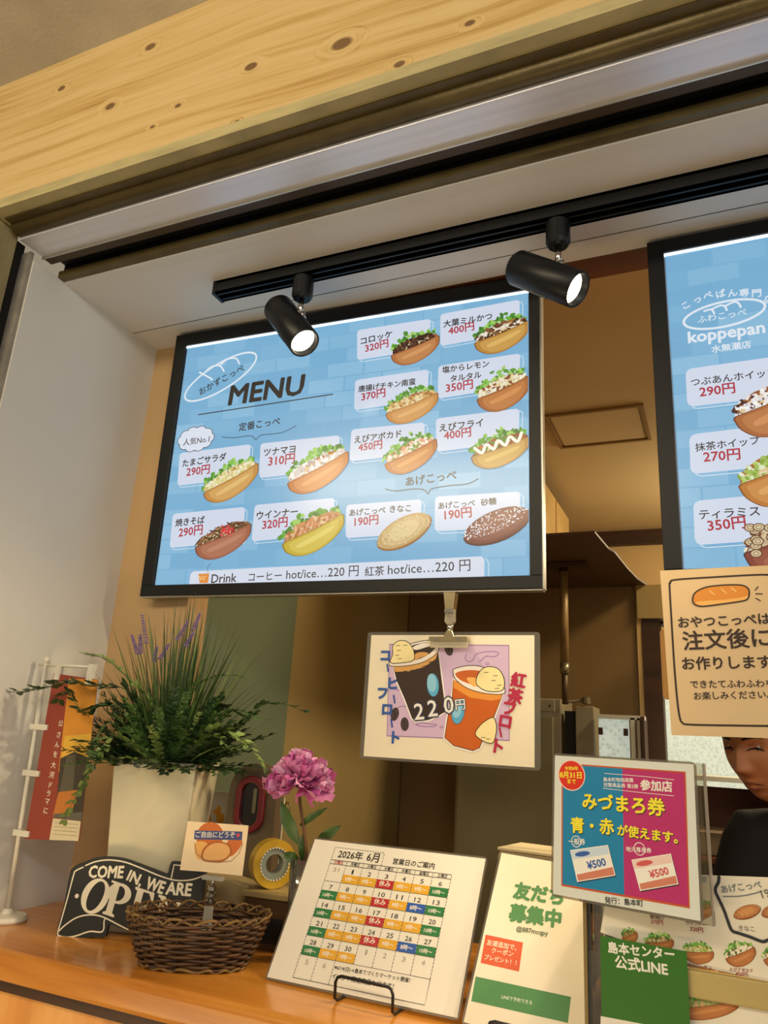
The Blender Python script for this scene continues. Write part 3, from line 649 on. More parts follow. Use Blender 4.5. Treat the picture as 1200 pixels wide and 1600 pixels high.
A = Art(12); X0, X1, Z0, Z1 = -.4065, .405, .0225, .608
sky_back(A, X0, X1, Z0, Z1)
ARC = [.5, .4, .3, .15, .05, 0, -.1, -.4]
for ch, p in zip('こっぺぱん専門店', [(-0.3827,0.4875),(-0.3644,0.4954),(-0.3477,0.5004),(-0.3287,0.5003),(-0.3106,0.4992),(-0.2929,0.4959),(-0.2749,0.4922),(-0.2584,0.4783)]):
    A.text(ch, p, (p[0]+.0165, p[1]+.0165*ARC.pop(0)), 'e8f1fb', .02, z=2, em=.0165)
c_ = (-0.3192,0.4669); e0, e1 = [(-0.3709,0.4649),(-0.2688,0.4722)]; rt = math.atan2(e1[1]-e0[1], e1[0]-e0[0])
A.ring(c_[0], c_[1], .064, .024, .0042, 'e8f1fb', rt, 1.5, 40)
for q in ([(-0.3491,0.4789),(-0.3377,0.48),(-0.3337,0.4709)], [(-0.3377,0.48),(-0.3237,0.4848),(-0.3164,0.4818),(-0.3139,0.4738)], [(-0.3164,0.4818),(-0.3025,0.4873),(-0.2953,0.484),(-0.292,0.4754)]): A.curve(q, .0035, 'e8f1fb', 1.6)
A.text('ふわこっぺ', *[(-0.3605,0.4572),(-0.2839,0.4585)], 'e8f1fb', .01, z=2)
A.text('koppepan', *[(-0.3775,0.4145),(-0.2597,0.4134)], 'e8f1fb', .03, z=2)
A.text('水無瀬店', *[(-0.3422,0.3959),(-0.2823,0.3958)], 'e8f1fb', .02, z=2)
for q in ([(-0.3854,0.3722),(-0.1899,0.3745),(-0.1943,0.3024),(-0.3863,0.3015)], [(-0.3862,0.2512),(-0.2015,0.2558),(-0.2058,0.1843),(-0.3882,0.1811)], [(-0.387,0.1346),(-0.2127,0.1399),(-0.2174,0.066),(-0.3885,0.0607)]): card(A, q, r=.01)
for s, (a, b), c, bb in (('つぶあんホイップ', [(-0.3782,0.3384),(-0.247,0.3387)], INK, .012), ('290円', [(-0.3655,0.3164),(-0.3118,0.317)], RED, .02), ('抹茶ホイップ', [(-0.3782,0.2195),(-0.2824,0.2225)], INK, .012), ('270円', [(-0.3668,0.1992),(-0.3128,0.1993)], RED, .02),
    ('ティラミス', [(-0.3794,0.1027),(-0.292,0.1032)], INK, .012), ('350円', [(-0.3675,0.0817),(-0.3131,0.0848)], RED, .02)): A.text(s, a, b, c, bb, z=2)
roll(A, *[(-0.3181,0.2694),(-0.2098,0.3069)], .07, bun='b06a38', light='e09c62', dark='7a4220', fill=('f4f0ee', 'ffffff', '4a2420', 'e8e0e0'), lettuce=False)
roll(A, *[(-0.3191,0.1519),(-0.2166,0.1896)], .07, bun='c47c34', light='eab068', dark='8a5020', fill=('a8c458', 'c0d878', '8aa840', 'e8f0d0'), lettuce=False)
roll(A, *[(-0.32,0.0409),(-0.2191,0.0741)], .07, bun='8a4030', light='b06a4c', dark='5a2820', fill=('e0cfa8', '6a4028', 'c8b088', 'f0e6cc', '8a6040'), lettuce=False)
p = (-0.3002,0.0665)
for i in range(12):
    a = p[0]+A.rn.gauss(0, .014); b = p[1]+A.rn.gauss(0, .012); A.ell(a, b, .009, .007, '6a4028', z=8.6+i*.1, n=10); A.ell(a, b, .0072, .0054, 'dcc9a0', z=8.65+i*.1, n=10); A.ring(a, b, .004, .003, .001, '8a6040', z=8.7+i*.1, n=10)
menu_panel((.365, 1.245, 1.766), (0, 0, 0), 'blue backlit panel with white bread logo cut by the right frame edge', -.4365, .4365, .636, X0-.002, X1+.002, Z0-.001, Z1+.001, A, None)

# ================================================================== HANGING SIGNS
paper_ink = MC['paper_ink']; gloss_ink = ink('laminated_ink', .22, coat=.4)
film = clear('laminate_film', 'cfc9b8', .2, rough=.12, opaque=.12)
paper = MC['paper']
def sheet_thing(name, label, cat, loc, rot, film_rect, paper_rect, A, group=None, bg='e9e0cc', inkm=None, thick=.0009):
    t = thing(name, label, cat, loc, rot, group)
    if film_rect: box_(film_rect, t, thick)
    x0, z0, x1, z1 = paper_rect
    A.poly([(x0, z0), (x1, z0), (x1, z1), (x0, z1)], bg, .9)
    box('sheet', (x0, -.0001, z0), (x1, thick, z1), paper, t)
    A.build('print', inkm or gloss_ink, t)
    return t
def box_(r, t, thick):
    x0, z0, x1, z1 = r
    MB().prism(rrect(x0, z0, x1, z1, .006), .0001, thick*.8).build('laminate', film, t)
# drinks poster
A = Art(21)
lav = 'cdb2cf'; lv2 = '9a78a8'
q = [(-0.1128,0.195),(0.1053,0.1941),(0.1075,0.0399),(-0.1082,0.0364)]; A.poly(q, lav, 1.5); A.line(q, .0022, lv2, 2, True)
for pts in ([(0.0314,0.1788),(0.0293,0.1719),(0.0347,0.166),(0.0432,0.1693),(0.0487,0.1789),(0.0657,0.1831),(0.0826,0.1832),(0.0876,0.1792),(0.0799,0.1751),(0.0658,0.1755),(0.0602,0.1708),(0.0547,0.1667)], [(-0.0561,0.0575),(-0.0459,0.0606),(-0.0312,0.0599),(-0.0181,0.0592),(-0.0252,0.0557),(-0.0457,0.0553),(-0.0561,0.0575)], [(-0.0921,0.0831),(-0.0832,0.0875),(-0.068,0.0861)], [(-0.0957,0.1188),(-0.0939,0.1147),(-0.0863,0.1149)]):
    A.curve(pts, .0016, lv2, 2.2)
for p in [(0.0683,0.1628),(-0.0092,0.0556)]: A.ring(p[0], p[1], .0028, .0018, .0012, lv2, z=2.2, n=12)
DK = '2e2624'
def outlined(pts, col, z, w=.0022, oc='f6f0e4'):
    A.line(pts, w*2.6, oc, z-.3, True); A.poly(pts, col, z); A.line(pts, w*.55, DK, z+.2, True)
outlined([(-0.1031,0.1545),(-0.0949,0.1313),(-0.0778,0.1),(-0.0626,0.068),(-0.0564,0.0634),(-0.0344,0.0664),(-0.0172,0.0737),(-0.0044,0.0809),(-0.0073,0.1048),(-0.014,0.1426),(-0.02,0.1812)], '3c2c26', 3)
A.poly([(-0.1042,0.1579),(-0.0989,0.1461),(-0.0713,0.1477),(-0.0444,0.1559),(-0.024,0.17),(-0.0206,0.1818),(-0.0571,0.1697)], 'd9a45c', 3.6)
for i in range(6): p = [(-0.0804,0.1475),(-0.0683,0.1494),(-0.0578,0.1515),(-0.0865,0.1457),(-0.0444,0.1573),(-0.0342,0.1644)]; A.line([(p[i][0]-.004, p[i][1]-.001), (p[i][0]+.004, p[i][1]+.001)], .0012, DK, 3.9)
A.poly(smooth([(-0.1108,0.1635),(-0.1073,0.1564),(-0.0809,0.1568),(-0.0507,0.1628),(-0.0272,0.1756),(-0.0182,0.1896),(-0.0207,0.1994),(-0.0404,0.2023),(-0.0707,0.1965),(-0.0948,0.1836)], 4, True), 'efe6da', 4)
A.line(smooth([(-0.1108,0.1635),(-0.1073,0.1564),(-0.0809,0.1568),(-0.0507,0.1628),(-0.0272,0.1756),(-0.0182,0.1896),(-0.0207,0.1994),(-0.0404,0.2023),(-0.0707,0.1965),(-0.0948,0.1836)], 4, True), .0012, DK, 4.2, True)
A.poly(smooth([(-0.1016,0.1664),(-0.0813,0.1638),(-0.0541,0.1697),(-0.0349,0.1797),(-0.0249,0.191),(-0.0281,0.1966),(-0.0463,0.198),(-0.0735,0.1908)], 4, True), '3c2c26', 4.4)
A.poly(smooth([(-0.0688,0.1894),(-0.0523,0.1966),(-0.0311,0.1975),(-0.0256,0.1938),(-0.0399,0.1909),(-0.0609,0.1852)], 4, True), 'f0e8dc', 4.6)
A.poly(smooth([(-0.0721,0.1639),(-0.0542,0.1711),(-0.0393,0.1769),(-0.0425,0.1811),(-0.0607,0.1795)], 4, True), 'd9a45c', 4.7)
def scoop(pts, marks, z=5.2):
    A.poly(smooth(pts, 5, True), 'f0e0a4', z); A.line(smooth(pts, 5, True), .0013, DK, z+.3, True)
    for a in marks: A.line([a, (a[0]+.0075, a[1]+.0006)], .001, DK, z+.4)
scoop([(-0.1086,0.1621),(-0.1055,0.1778),(-0.1063,0.1922),(-0.0958,0.2008),(-0.0818,0.2008),(-0.0705,0.1923),(-0.0643,0.1781),(-0.0661,0.1668),(-0.0843,0.1624)], [(-0.1,0.1922),(-0.098,0.1836),(-0.086,0.1928),(-0.1006,0.175),(-0.0956,0.1693)])
A.ell(*(-0.0275,0.1251), .0115, .0205, DK, rot=.12, z=5); A.ell(*(-0.0275,0.1251), .0108, .0197, '5aa7cf', rot=.12, z=5.2); A.ell(*(-0.0297,0.1286), .0085, .0158, '8cc4dc', rot=.12, z=5.4)
for p, rt in zip([(-0.0009,0.1869),(-0.0955,0.0734),(-0.0761,0.0575)], (.35, -.2, .1)):
    A.ell(p[0], p[1], .0075, .0115, DK, rot=rt, z=4); A.ell(p[0], p[1], .006, .010, '4a3a38', rot=rt, z=4.2); A.line([(p[0]-.003, p[1]+.007), (p[0]+.001, p[1]), (p[0]-.001, p[1]-.008)], .0011, '1c1412', 4.4)
outlined([(0.009,0.1348),(0.0079,0.0999),(0.0016,0.0732),(-0.0029,0.0389),(0.0132,0.0268),(0.0468,0.0205),(0.0577,0.0254),(0.0682,0.0501),(0.0814,0.0763),(0.0959,0.113),(0.053,0.1145)], 'c4601e', 6)
A.poly([(0.0096,0.1349),(0.0106,0.1214),(0.0391,0.1061),(0.0755,0.102),(0.0919,0.1051),(0.0954,0.1135),(0.0614,0.1134),(0.033,0.1219)], 'e0923c', 6.5)
A.poly(smooth([(0.0083,0.1484),(0.0119,0.1539),(0.0349,0.1592),(0.0605,0.1573),(0.0859,0.1444),(0.0985,0.1235),(0.0959,0.1135),(0.067,0.1135),(0.0359,0.1207),(0.014,0.1349)], 4, True), 'f0e6da', 6.8)
A.line(smooth([(0.0083,0.1484),(0.0119,0.1539),(0.0349,0.1592),(0.0605,0.1573),(0.0859,0.1444),(0.0985,0.1235),(0.0959,0.1135),(0.067,0.1135),(0.0359,0.1207),(0.014,0.1349)], 4, True), .0012, DK, 7, True)
A.poly(smooth([(0.0127,0.1458),(0.0351,0.1516),(0.0607,0.1493),(0.0832,0.1364),(0.0903,0.1233),(0.0668,0.1214),(0.0385,0.1287),(0.0212,0.1351)], 4, True), 'c8642a', 7.2)
A.poly(smooth([(0.0326,0.138),(0.0496,0.1384),(0.0555,0.1278),(0.0443,0.1249)], 4, True), 'eab060', 7.4)
scoop([(0.0513,0.1277),(0.051,0.1411),(0.0606,0.1546),(0.0745,0.1581),(0.0885,0.1537),(0.0975,0.1393),(0.0977,0.1235),(0.089,0.1175),(0.0669,0.118)], [(0.0635,0.148),(0.079,0.1429),(0.0763,0.1349),(0.0861,0.1272),(0.0821,0.1218)], 7.6)
scoop([(0.0503,0.0467),(0.057,0.0598),(0.0678,0.0693),(0.0801,0.0749),(0.0857,0.0636),(0.0851,0.0483),(0.0793,0.0341),(0.0629,0.0371)], [(0.0601,0.042),(0.0684,0.0399)], 8)
A.ell(*(0.0193,0.0823), .0118, .0215, DK, rot=-.12, z=6.9); A.ell(*(0.0193,0.0823), .0112, .0207, '5aa7cf', rot=-.12, z=7.1); A.ell(*(0.0175,0.0869), .0085, .0155, '8cc4dc', rot=-.12, z=7.3)
def stroke_text(chars, pts, size, col, w, rot=0, z=9):
    for ch, p in zip(chars, pts):
        if ch == 'ー': A.line([(p[0]+size*.35, p[1]+size*.8), (p[0]+size*.5, p[1]+size*.1)], w, col, z); continue
        A.text(ch, p, (p[0]+size*math.cos(rot), p[1]+size*math.sin(rot)), col, w/size*.30, z=z, em=size*1.35)
stroke_text('コーヒーフロート', [(-0.1315,0.1661),(-0.1213,0.1449),(-0.1151,0.1169),(-0.1054,0.0909),(-0.1327,0.0997),(-0.1222,0.0724),(-0.1078,0.0499),(-0.1054,0.0258)], .0175, '3a5aa0', .003)
stroke_text('紅茶フロート', [(0.108,0.129),(0.1028,0.1028),(0.093,0.0832),(0.0865,0.0624),(0.0846,0.0433),(0.0736,0.0225)], .019, 'b02a48', .003, rot=-.15)
for ch, p in zip('220円', [(-0.0574,0.0655),(-0.0332,0.0718),(-0.0043,0.0782),(0.0156,0.0842)]):
    A.text(ch, p, (p[0]+.0165, p[1]+.002), '3a3c50', .075, z=9); A.text(ch, p, (p[0]+.0165, p[1]+.002), 'e6e2da', .012, z=9.6)
t = sheet_thing('drinks_poster', 'hand drawn drinks poster with two cup drawings hanging below the left menu panel', 'poster', (-.43, 1.246, 1.473), pose_rot(1.5, .5, .15),
    (-.1575, -.004, .158, .217), (-.150, .0005, .1485, .2115), A, bg='e8ddc2')
# the clip that holds it to the panel frame
t = thing('sign_clip', 'shiny metal and clear plastic swivel clip holding the drinks poster under the panel', 'clip', (-.428, 1.238, 1.683))
brassy = mat('champagne_metal', 'c8b890', .18, metal=.95, var=.05)
MB().prism([(-.012, .075), (.010, .075), (.007, .045), (-.008, .045)], -.006, .014).build('upper_jaw', brassy, t, bevel=.001)
box('jaw_spring', (-.009, -.007, .038), (.007, .002, .046), chrome, t, bevel=.001)
MB().prism([(-.008, .045), (.008, .045), (.009, .024), (.004, .018), (-.004, .018), (-.009, .024)], -.004, .008).build('lever', clear('clip_plastic', 'e8e0c8', .3, opaque=.25), t, bevel=.001)
MB().lathe([(.002, 0), (.005, .002), (.006, .007), (.005, .013), (.002, .015)], 16, c=(0, .002, .006)).build('ball_joint', chrome, t, smooth=True)
MB().prism([(-.010, -.004), (.010, -.004), (.005, .008), (-.005, .008)], -.003, .006).build('neck', brassy, t, bevel=.0008)
MB().prism(rrect(-.036, -.011, .034, -.003, .001), -.005, .008).build('clamp_bar', brassy, t, bevel=.0008)
MB().prism(rrect(-.034, -.022, .034, -.0112, .001), -.003, .001).build('clamp_lip', clear('clip_plastic_pale', 'efe8cc', .3, opaque=.35), t)
for xx in (-.021, .018): box('rivet', (xx-.003, -.0065, -.010), (xx+.003, -.005, -.004), chrome, t, bevel=.0005)

# brown paper notice
A = Art(22); BK = '3a2c24'
q0 = [(-0.1466,0.2846),(-0.1376,0.2876),(-0.076,0.2897),(-0.031,0.2903),(-0.015,0.2892)]; 
A.curve([(-0.0122,0.2895),(-0.031,0.2902),(-0.0836,0.2896),(-0.1384,0.2882),(-0.1458,0.2837),(-0.1473,0.2785),(-0.1481,0.2273),(-0.1488,0.1611),(-0.1483,0.113),(-0.1467,0.0863),(-0.1432,0.0778),(-0.1337,0.0758),(-0.0797,0.0761),(-0.0335,0.0768)], .0028, BK, 2)
A.line([(-0.0122,0.2895), (.155, .292), (.165, .28), (.162, .085), (.15, .0775), (-0.0335,0.0768)], .0028, BK, 2)
bp = smooth([(-0.1162,0.2576),(-0.113,0.2659),(-0.1035,0.2723),(-0.0894,0.2759),(-0.065,0.2769),(-0.0472,0.2754),(-0.0396,0.2696),(-0.0398,0.2596),(-0.0448,0.2532),(-0.0613,0.2505),(-0.0795,0.2483),(-0.1025,0.2461),(-0.1116,0.2478),(-0.1156,0.2516)], 4, True)
A.poly(bp, 'd68a34', 3); A.poly([((x-.02)*.0+x, y) for x, y in smooth([(-0.1128,0.2524),(-0.0972,0.2543),(-0.0729,0.2551),(-0.0503,0.2576),(-0.0413,0.2597),(-0.0447,0.2544),(-0.0643,0.2511),(-0.0855,0.2489),(-0.1039,0.2472)], 3, True)], 'e8b060', 3.3); A.line(bp, .0022, BK, 3.6, True)
for a, b in (((-0.0922,0.2693), (-0.0858,0.2631)), ((-0.076,0.2716), (-0.0698,0.2647)), ((-0.0624,0.2727), (-0.0562,0.2664))): A.line([a, b], .0014, 'f4cc8c', 3.5)
for a, b in (((-0.031,0.2675), (-0.0266,0.2723)), ((-0.0305,0.2621), (-0.0223,0.2617)), ((-0.0311,0.2555), (-0.0257,0.2517))): A.line([a, b], .0016, BK, 3)
for s, (a, b), bb in (('おやつこっぺは', [(-0.1385,0.215),(-0.0156,0.2182)], .028), ('注文後に', [(-0.1338,0.1814),(-0.0179,0.1854)], .022), ('お作りします', [(-0.1374,0.153),(-0.0205,0.1554)], .028), ('できたてふわふわを', [(-0.1287,0.1272),(-0.0204,0.1293)], .022), ('お楽しみください。', [(-0.1251,0.1105),(-0.0268,0.114)], .022)):
    A.text(s, a, b, BK, bb, z=3)
t = sheet_thing('kraft_notice', 'brown paper notice with a bun drawing and large writing below the right panel', 'notice', (.09, 1.195, 1.475), pose_rot(0, 0, 1.0), None, (-.1595, .0605, .19, .3035), A, bg='d6b98c', inkm=ink('kraft_ink', .8), thick=.0014)

# blue and pink voucher sign in a clear stand
A = Art(23)
A.poly([(-.0774, .0049), (.0725, .0049), (.0741, .1461), (-.0785, .1461)], 'c4552c', 1.4)
A.poly([(-.0758, .0071), (.000, .0071), (.000, .1444), (-.0768, .1444)], '1f82b0', 2); A.poly([(0, .0071), (.0709, .0071), (.0722, .1444), (0, .1444)], 'b8306e', 2)
p = (-0.0652,0.1323); A.ell(p[0], p[1], .018, .0183, 'f0e0d0', z=3, n=36); A.ell(p[0], p[1], .0169, .0172, 'd83420', z=3.2, n=36)
YE = 'f2e23c'; WH = 'ece6da'
A.text('令和8年', *[(-0.0743,0.1374),(-0.0564,0.1386)], YE, .02, z=3.5); A.text('8月31日', *[(-0.0807,0.1281),(-0.0519,0.1292)], YE, .03, z=3.5); A.text('まで', *[(-0.0703,0.1222),(-0.0594,0.1227)], YE, .02, z=3.5)
A.text('島本町物価高騰', *[(-0.0236,0.128),(0.0132,0.1298)], WH, .012, z=3); A.text('対策商品券 第2弾', *[(-0.0236,0.122),(0.0187,0.1232)], WH, .012, z=3); A.text('参加店', *[(0.0216,0.1221),(0.0582,0.1228)], WH, .03, z=3)
A.line([(-0.0226,0.1376),(0.0251,0.1375),(0.0609,0.1363)], .0006, WH, 3); A.line([(-0.0245,0.1203),(0.0161,0.1193),(0.0602,0.1188)], .0006, WH, 3)
for s, (a, b) in (('みづまろ券', [(-0.0503,0.0946),(0.0488,0.0961)]), ('青・赤', [(-0.0647,0.0661),(-0.0113,0.0697)]), ('が使えます。', [(-0.0069,0.0694),(0.0622,0.0684)])):
    A.text(s, (a[0]+.0008, a[1]-.0010), (b[0]+.0008, b[1]-.0010), '2a3a20', .03, z=3); A.text(s, a, b, YE, .03, z=3.5)
A.text('一般券', *[(-0.0683,0.0522),(-0.0469,0.0541)], WH, .015, z=3.5); A.ring(*(-0.0587,0.0565), .0058, .0062, .0009, WH, z=3.2)
A.text('地元専用券', *[(0.0031,0.0531),(0.0325,0.055)], WH, .015, z=3.5); A.ring(*(0.0187,0.0578), .0062, .0066, .0009, WH, z=3.2)
for q, c1, c2, org in (([(-0.0664,0.0459),(-0.0188,0.0575),(-0.01,0.0258),(-0.057,0.0121)], '3a62a8', 'c8d8e4', (.0, .0)), ([(0.0091,0.0451),(0.0542,0.0574),(0.0614,0.0272),(0.0184,0.0139)], 'd05a58', 'eaccc0', (.0, .0))):
    A.poly([(x+.0008, y-.001) for x, y in q], '2a2a30', 3); A.poly(q, 'f0ece0', 3.3)
    tl, tr, br, bl = [Vector(v) for v in q]
    def Q(u, v): return tuple((tl*(1-u)+tr*u)*(1-v)+(bl*(1-u)+br*u)*v)
    A.poly([Q(.02, .03), Q(.98, .03), Q(.98, .3), Q(.02, .3)], c2, 3.5); A.poly([Q(.03, .78), Q(.98, .72), Q(.98, .97), Q(.03, .97)], 'd08068', 3.5)
    m_ = Q(.3, .17); A.ell(m_[0], m_[1], .0098, .0028, c1, rot=math.atan2(tr[1]-tl[1], tr[0]-tl[0]), z=3.8)
    A.text('¥500', Q(.36, .68), Q(.84, .64), c1, .03, z=4)
A.text('発行：島本町', *[(-0.0228,-0.0053),(0.0216,-0.0017)], '3a3630', .02, z=3)
sheet_thing('voucher_sign', 'laminated blue and pink sign with yellow writing and a red date circle', 'sign', (-.1177, .981, 1.3409), pose_rot(-14, 3, 0), (-.091, -.0082, .0861, .1575), (-.0881, -.0055, .0831, .1548), A, bg='d9dcd2')
t = thing('acrylic_stand', 'clear acrylic stand showing behind the right edge of the voucher sign', 'sign stand', (-.1177, .997, ZC), (0, 0, R_(-14)))
MB().prism(rrect(-.06, .175, .095, .343, .004), .004, .008).build('back_plate', acry, t)
MB().box((.0935, .003, .175), (.0955, .0095, .343)).build('edge', clear('acrylic_edge', 'd9cfc0', .4, opaque=.3), t)
MB().prism(rrect(-.045, .0, -.02, .18, .004), .0085, .0115).build('foot_plate', acry, t)
box('base', (-.04, .0, 0), (.04, .06, .003), acry, t)

# ================================================================== SHEETS ON THE COUNTER
A = Art(24); gx0, gx1, gz0, gz1 = -.1066, .1017, .0095, .177
LN = '38342e'; cw = (gx1-gx0)/7; zt = .1835
rows = [.177-i*(.177-.0375)/5.0 for i in range(6)]+[.0095]
rows = [.177, .1497, .1225, .0952, .068, .0410, .0095]
def dash(a, b, w=.0008, col=LN, z=3):
    n = max(1, int(math.hypot(b[0]-a[0], b[1]-a[1])/.0045))
    for i in range(n):
        u0, u1 = i/n, (i+.72)/n; A.line([(a[0]+(b[0]-a[0])*u0, a[1]+(b[1]-a[1])*u0), (a[0]+(b[0]-a[0])*u1, a[1]+(b[1]-a[1])*u1)], w, col, z)
dash((gx0, zt+.0205), (gx0+.09, zt+.0205)); dash((gx0, gz0), (gx0, zt+.0205)); dash((gx0+.09, zt), (gx0+.09, zt+.0205))
for z_ in (zt, .177): A.line([(gx0, z_), (gx1, z_)], .0009, LN, 3)
for z_ in rows[1:6]: A.line([(gx0, z_), (gx1, z_)], .0006, LN, 3)
A.line([(gx0, gz0), (gx0+2*cw, gz0), (gx1, gz0), (gx1, rows[5])], .0008, LN, 3)
for i in range(1, 8): dash((gx0+i*cw, rows[5] if i > 2 else gz0), (gx0+i*cw, zt))
A.text('2026年', (gx0+.010, zt+.004), (gx0+.054, zt+.004), LN, .02, z=3); A.text('6月', (gx0+.062, zt+.004), (gx0+.083, zt+.004), LN, .02, z=3)
A.text('営業日のご案内', (gx0+.108, zt+.005), (gx0+.178, zt+.005), LN, .02, z=3)
for i, ch in enumerate('日月火水木金土'):
    A.text(ch+'曜日', (gx0+(i+.25)*cw, .1778), (gx0+(i+.76)*cw, .1778), 'b03030' if i == 0 else LN, .02, z=3)
C_ = {'y': ('e2a82c', '9時〜'), 'r': ('b8282c', '休み'), 'g': ('2c7a42', '10時〜'), 'b': ('2858a8', '8時〜')}
pat = ['.yyryyg', 'gyyrybg', 'gyyryyg', 'gyyrybg', 'gyy....']
day = 0
for r_ in range(6):
    for c in range(7):
        n_ = r_*7+c; xl_ = gx0+c*cw; top = rows[r_]
        num = 31 if n_ == 0 else (n_ if n_ <= 30 else n_-30); grey = n_ == 0 or n_ > 30
        if r_ == 5 and c > 1: continue
        wd = .0042 if num > 9 else .0022
        if num == 1: wd = .0012
        A.text(str(num), (xl_+cw*.5-wd*1.25, top-.0120), (xl_+cw*.5+wd*1.25, top-.0120), 'a8a294' if grey else LN, .01, z=3, h=.0066)
        if r_ < 5 and pat[r_][c] != '.':
            col, s = C_[pat[r_][c]]; bz = rows[r_+1]
            A.poly([(xl_+.0004, bz+.0004), (xl_+cw-.0004, bz+.0004), (xl_+cw-.0004, bz+.0132), (xl_+.0004, bz+.0132)], col, 2)
            A.text(s, (xl_+cw*.18, bz+.0032), (xl_+cw*.82, bz+.0032), 'f0ead8', .012, z=3)
A.text('※6/14(日)→島本てづくりマーケット開催！', (gx0+2*cw+.002, .029), (gx1-.028, .031), LN, .02, z=3)
A.text('イベント限定商品も出ます！', (gx0+2*cw+.002, .018), (gx1-.050, .020), LN, .02, z=3)
t = sheet_thing('opening_calendar', 'white laminated June opening-days calendar leaning on a black wire stand', 'calendar', (-.492, 1.078, 1.1575), pose_rot(-2.77, 31.9, .82), (-.152, .0, .152, .2165), (-.149, .003, .149, .2135), A, bg='e9e2d0')
bw = mat('black_wire', '121212', .4)
def wire_stand(name, label, loc, yaw, w=.088, hk=.034):
    t = thing(name, label, 'stand', loc, (0, 0, R_(yaw)))
    # front hook: a rounded hoop rising in front of the sheet, feet running back under it
    ft = [(-w/2, .062, .0022), (-w/2, -.012, .0022), (-w/2, -.020, .006), (-w/2, -.021, hk-.008), (-w/2+.003, -.021, hk-.002), (-w/2+.009, -.021, hk), (w/2-.009, -.021, hk), (w/2-.003, -.021, hk-.002), (w/2, -.021, hk-.008), (w/2, -.020, .006), (w/2, -.012, .0022), (w/2, .062, .0022)]
    MB().tube(ft, .0022, 8).build('hook', bw, t, smooth=True)
    bk = [(-w/2, .062, .0022), (-w/2, .075, .004), (-w/2+.004, .105, .12), (w/2-.004, .105, .12), (w/2, .075, .004), (w/2, .062, .0022)]
    MB().tube(bk, .002, 8).build('back_rest', bw, t, smooth=True)
    for q in (-1, 1): MB().tube([(q*w/2, .118, .0022), (q*(w/2-.006), .103, .105)], .0018, 8).build('strut', bw, t, smooth=True)
wire_stand('wire_stand', 'black wire display stand holding up the opening calendar', (-.468, 1.073, ZC), -3)
# friends wanted sheet
A = Art(25); GR = '4f8a50'
A.text('友だち', *[(-0.0977,0.2088),(-0.0293,0.2116)], GR, .055, z=3); A.text('募集中', *[(-0.0975,0.1782),(-0.0277,0.1828)], GR, .055, z=3)
A.text('@887mcqpy', *[(-0.0845,0.1655),(-0.0414,0.168)], '3a5a3c', .02, z=3)
A.poly([(-0.1251,0.1542),(-0.0723,0.155),(-0.0705,0.1193),(-0.1235,0.1184)], 'd85a30', 2)
for s, (a, b) in (('友達追加で、', [(-0.1208,0.1418),(-0.0793,0.143)]), ('クーポン', [(-0.1121,0.1334),(-0.0822,0.135)]), ('プレゼント！！', [(-0.1196,0.1239),(-0.076,0.1257)])): A.text(s, a, b, 'f0dcc0', .02, z=3)
A.poly([(-0.126,0.1011),(-0.0004,0.1056),(0.0002,0.077),(-0.1246,0.0719)], GR, 2); A.text('LINEで予約できる', *[(-0.0864,0.0837),(-0.0467,0.0858)], 'e0e8d0', .012, z=3)
t = sheet_thing('friends_sheet', 'white sheet with big green characters and an orange box right of the calendar', 'notice', (-.204, 1.021, 1.12), pose_rot(-3, 31.9, -2.5), (-.1315, .044, .034, .272), (-.1285, .047, .031, .269), A, bg='efe3c8', inkm=paper_ink)
wire_stand('wire_stand', 'black wire display stand holding up the sheet with green characters', (-.247, 1.035, ZC), -5, w=.075, hk=.030)
# paper bundle behind the sheets
t = thing('paper_bundle', 'worn bundle of printed paper slips lying behind the green lettered sheet', 'paper bundle', (-.262, 1.30, ZC), (0, 0, R_(-8)))
for k in range(7): box('slip', (-.075+.002*(k % 3), -.05, .165+.0045*k), (.075-.003*(k % 2), .05, .1685+.0045*k), mat('slip_paper', 'b59a68', .7) if k % 2 else mat('slip_paper_pale', 'd8c8a0', .7), t)
box('tray', (-.078, -.055, .0), (.078, .055, .164), wood('tray_wood', ['5a3c1c', '6e4c26', '7c5830'], 'x'), t, bevel=.002)

# ================================================================== SHOWCASE AT THE RIGHT
t = thing('showcase', 'clear bread showcase with a cream rail standing on the counter at the right', 'showcase', (-.165, 1.01, ZC))
crail = mat('cream_rail', 'b9a264', .5, var=.1)
box('glass', (.0, .0, .0), (.7, .004, .125), acry, t); box('glass', (.0, .004, .0), (.004, .30, .19), acry, t)
box('rail', (.075, -.0135, .098), (.7, -.0005, .125), crail, t, bevel=.002)
box('base', (.0, .004, .0), (.7, .30, .012), wood('showcase_wood', ['6a3c18', '80501f', '8e5c28'], 'x'), t)
box('shelf', (.01, .03, .075), (.69, .29, .081), acry, t)
box('post', (-.004, -.003, 0), (.0, .005, .19), mat('showcase_post', '8a7448', .4, metal=.3), t)
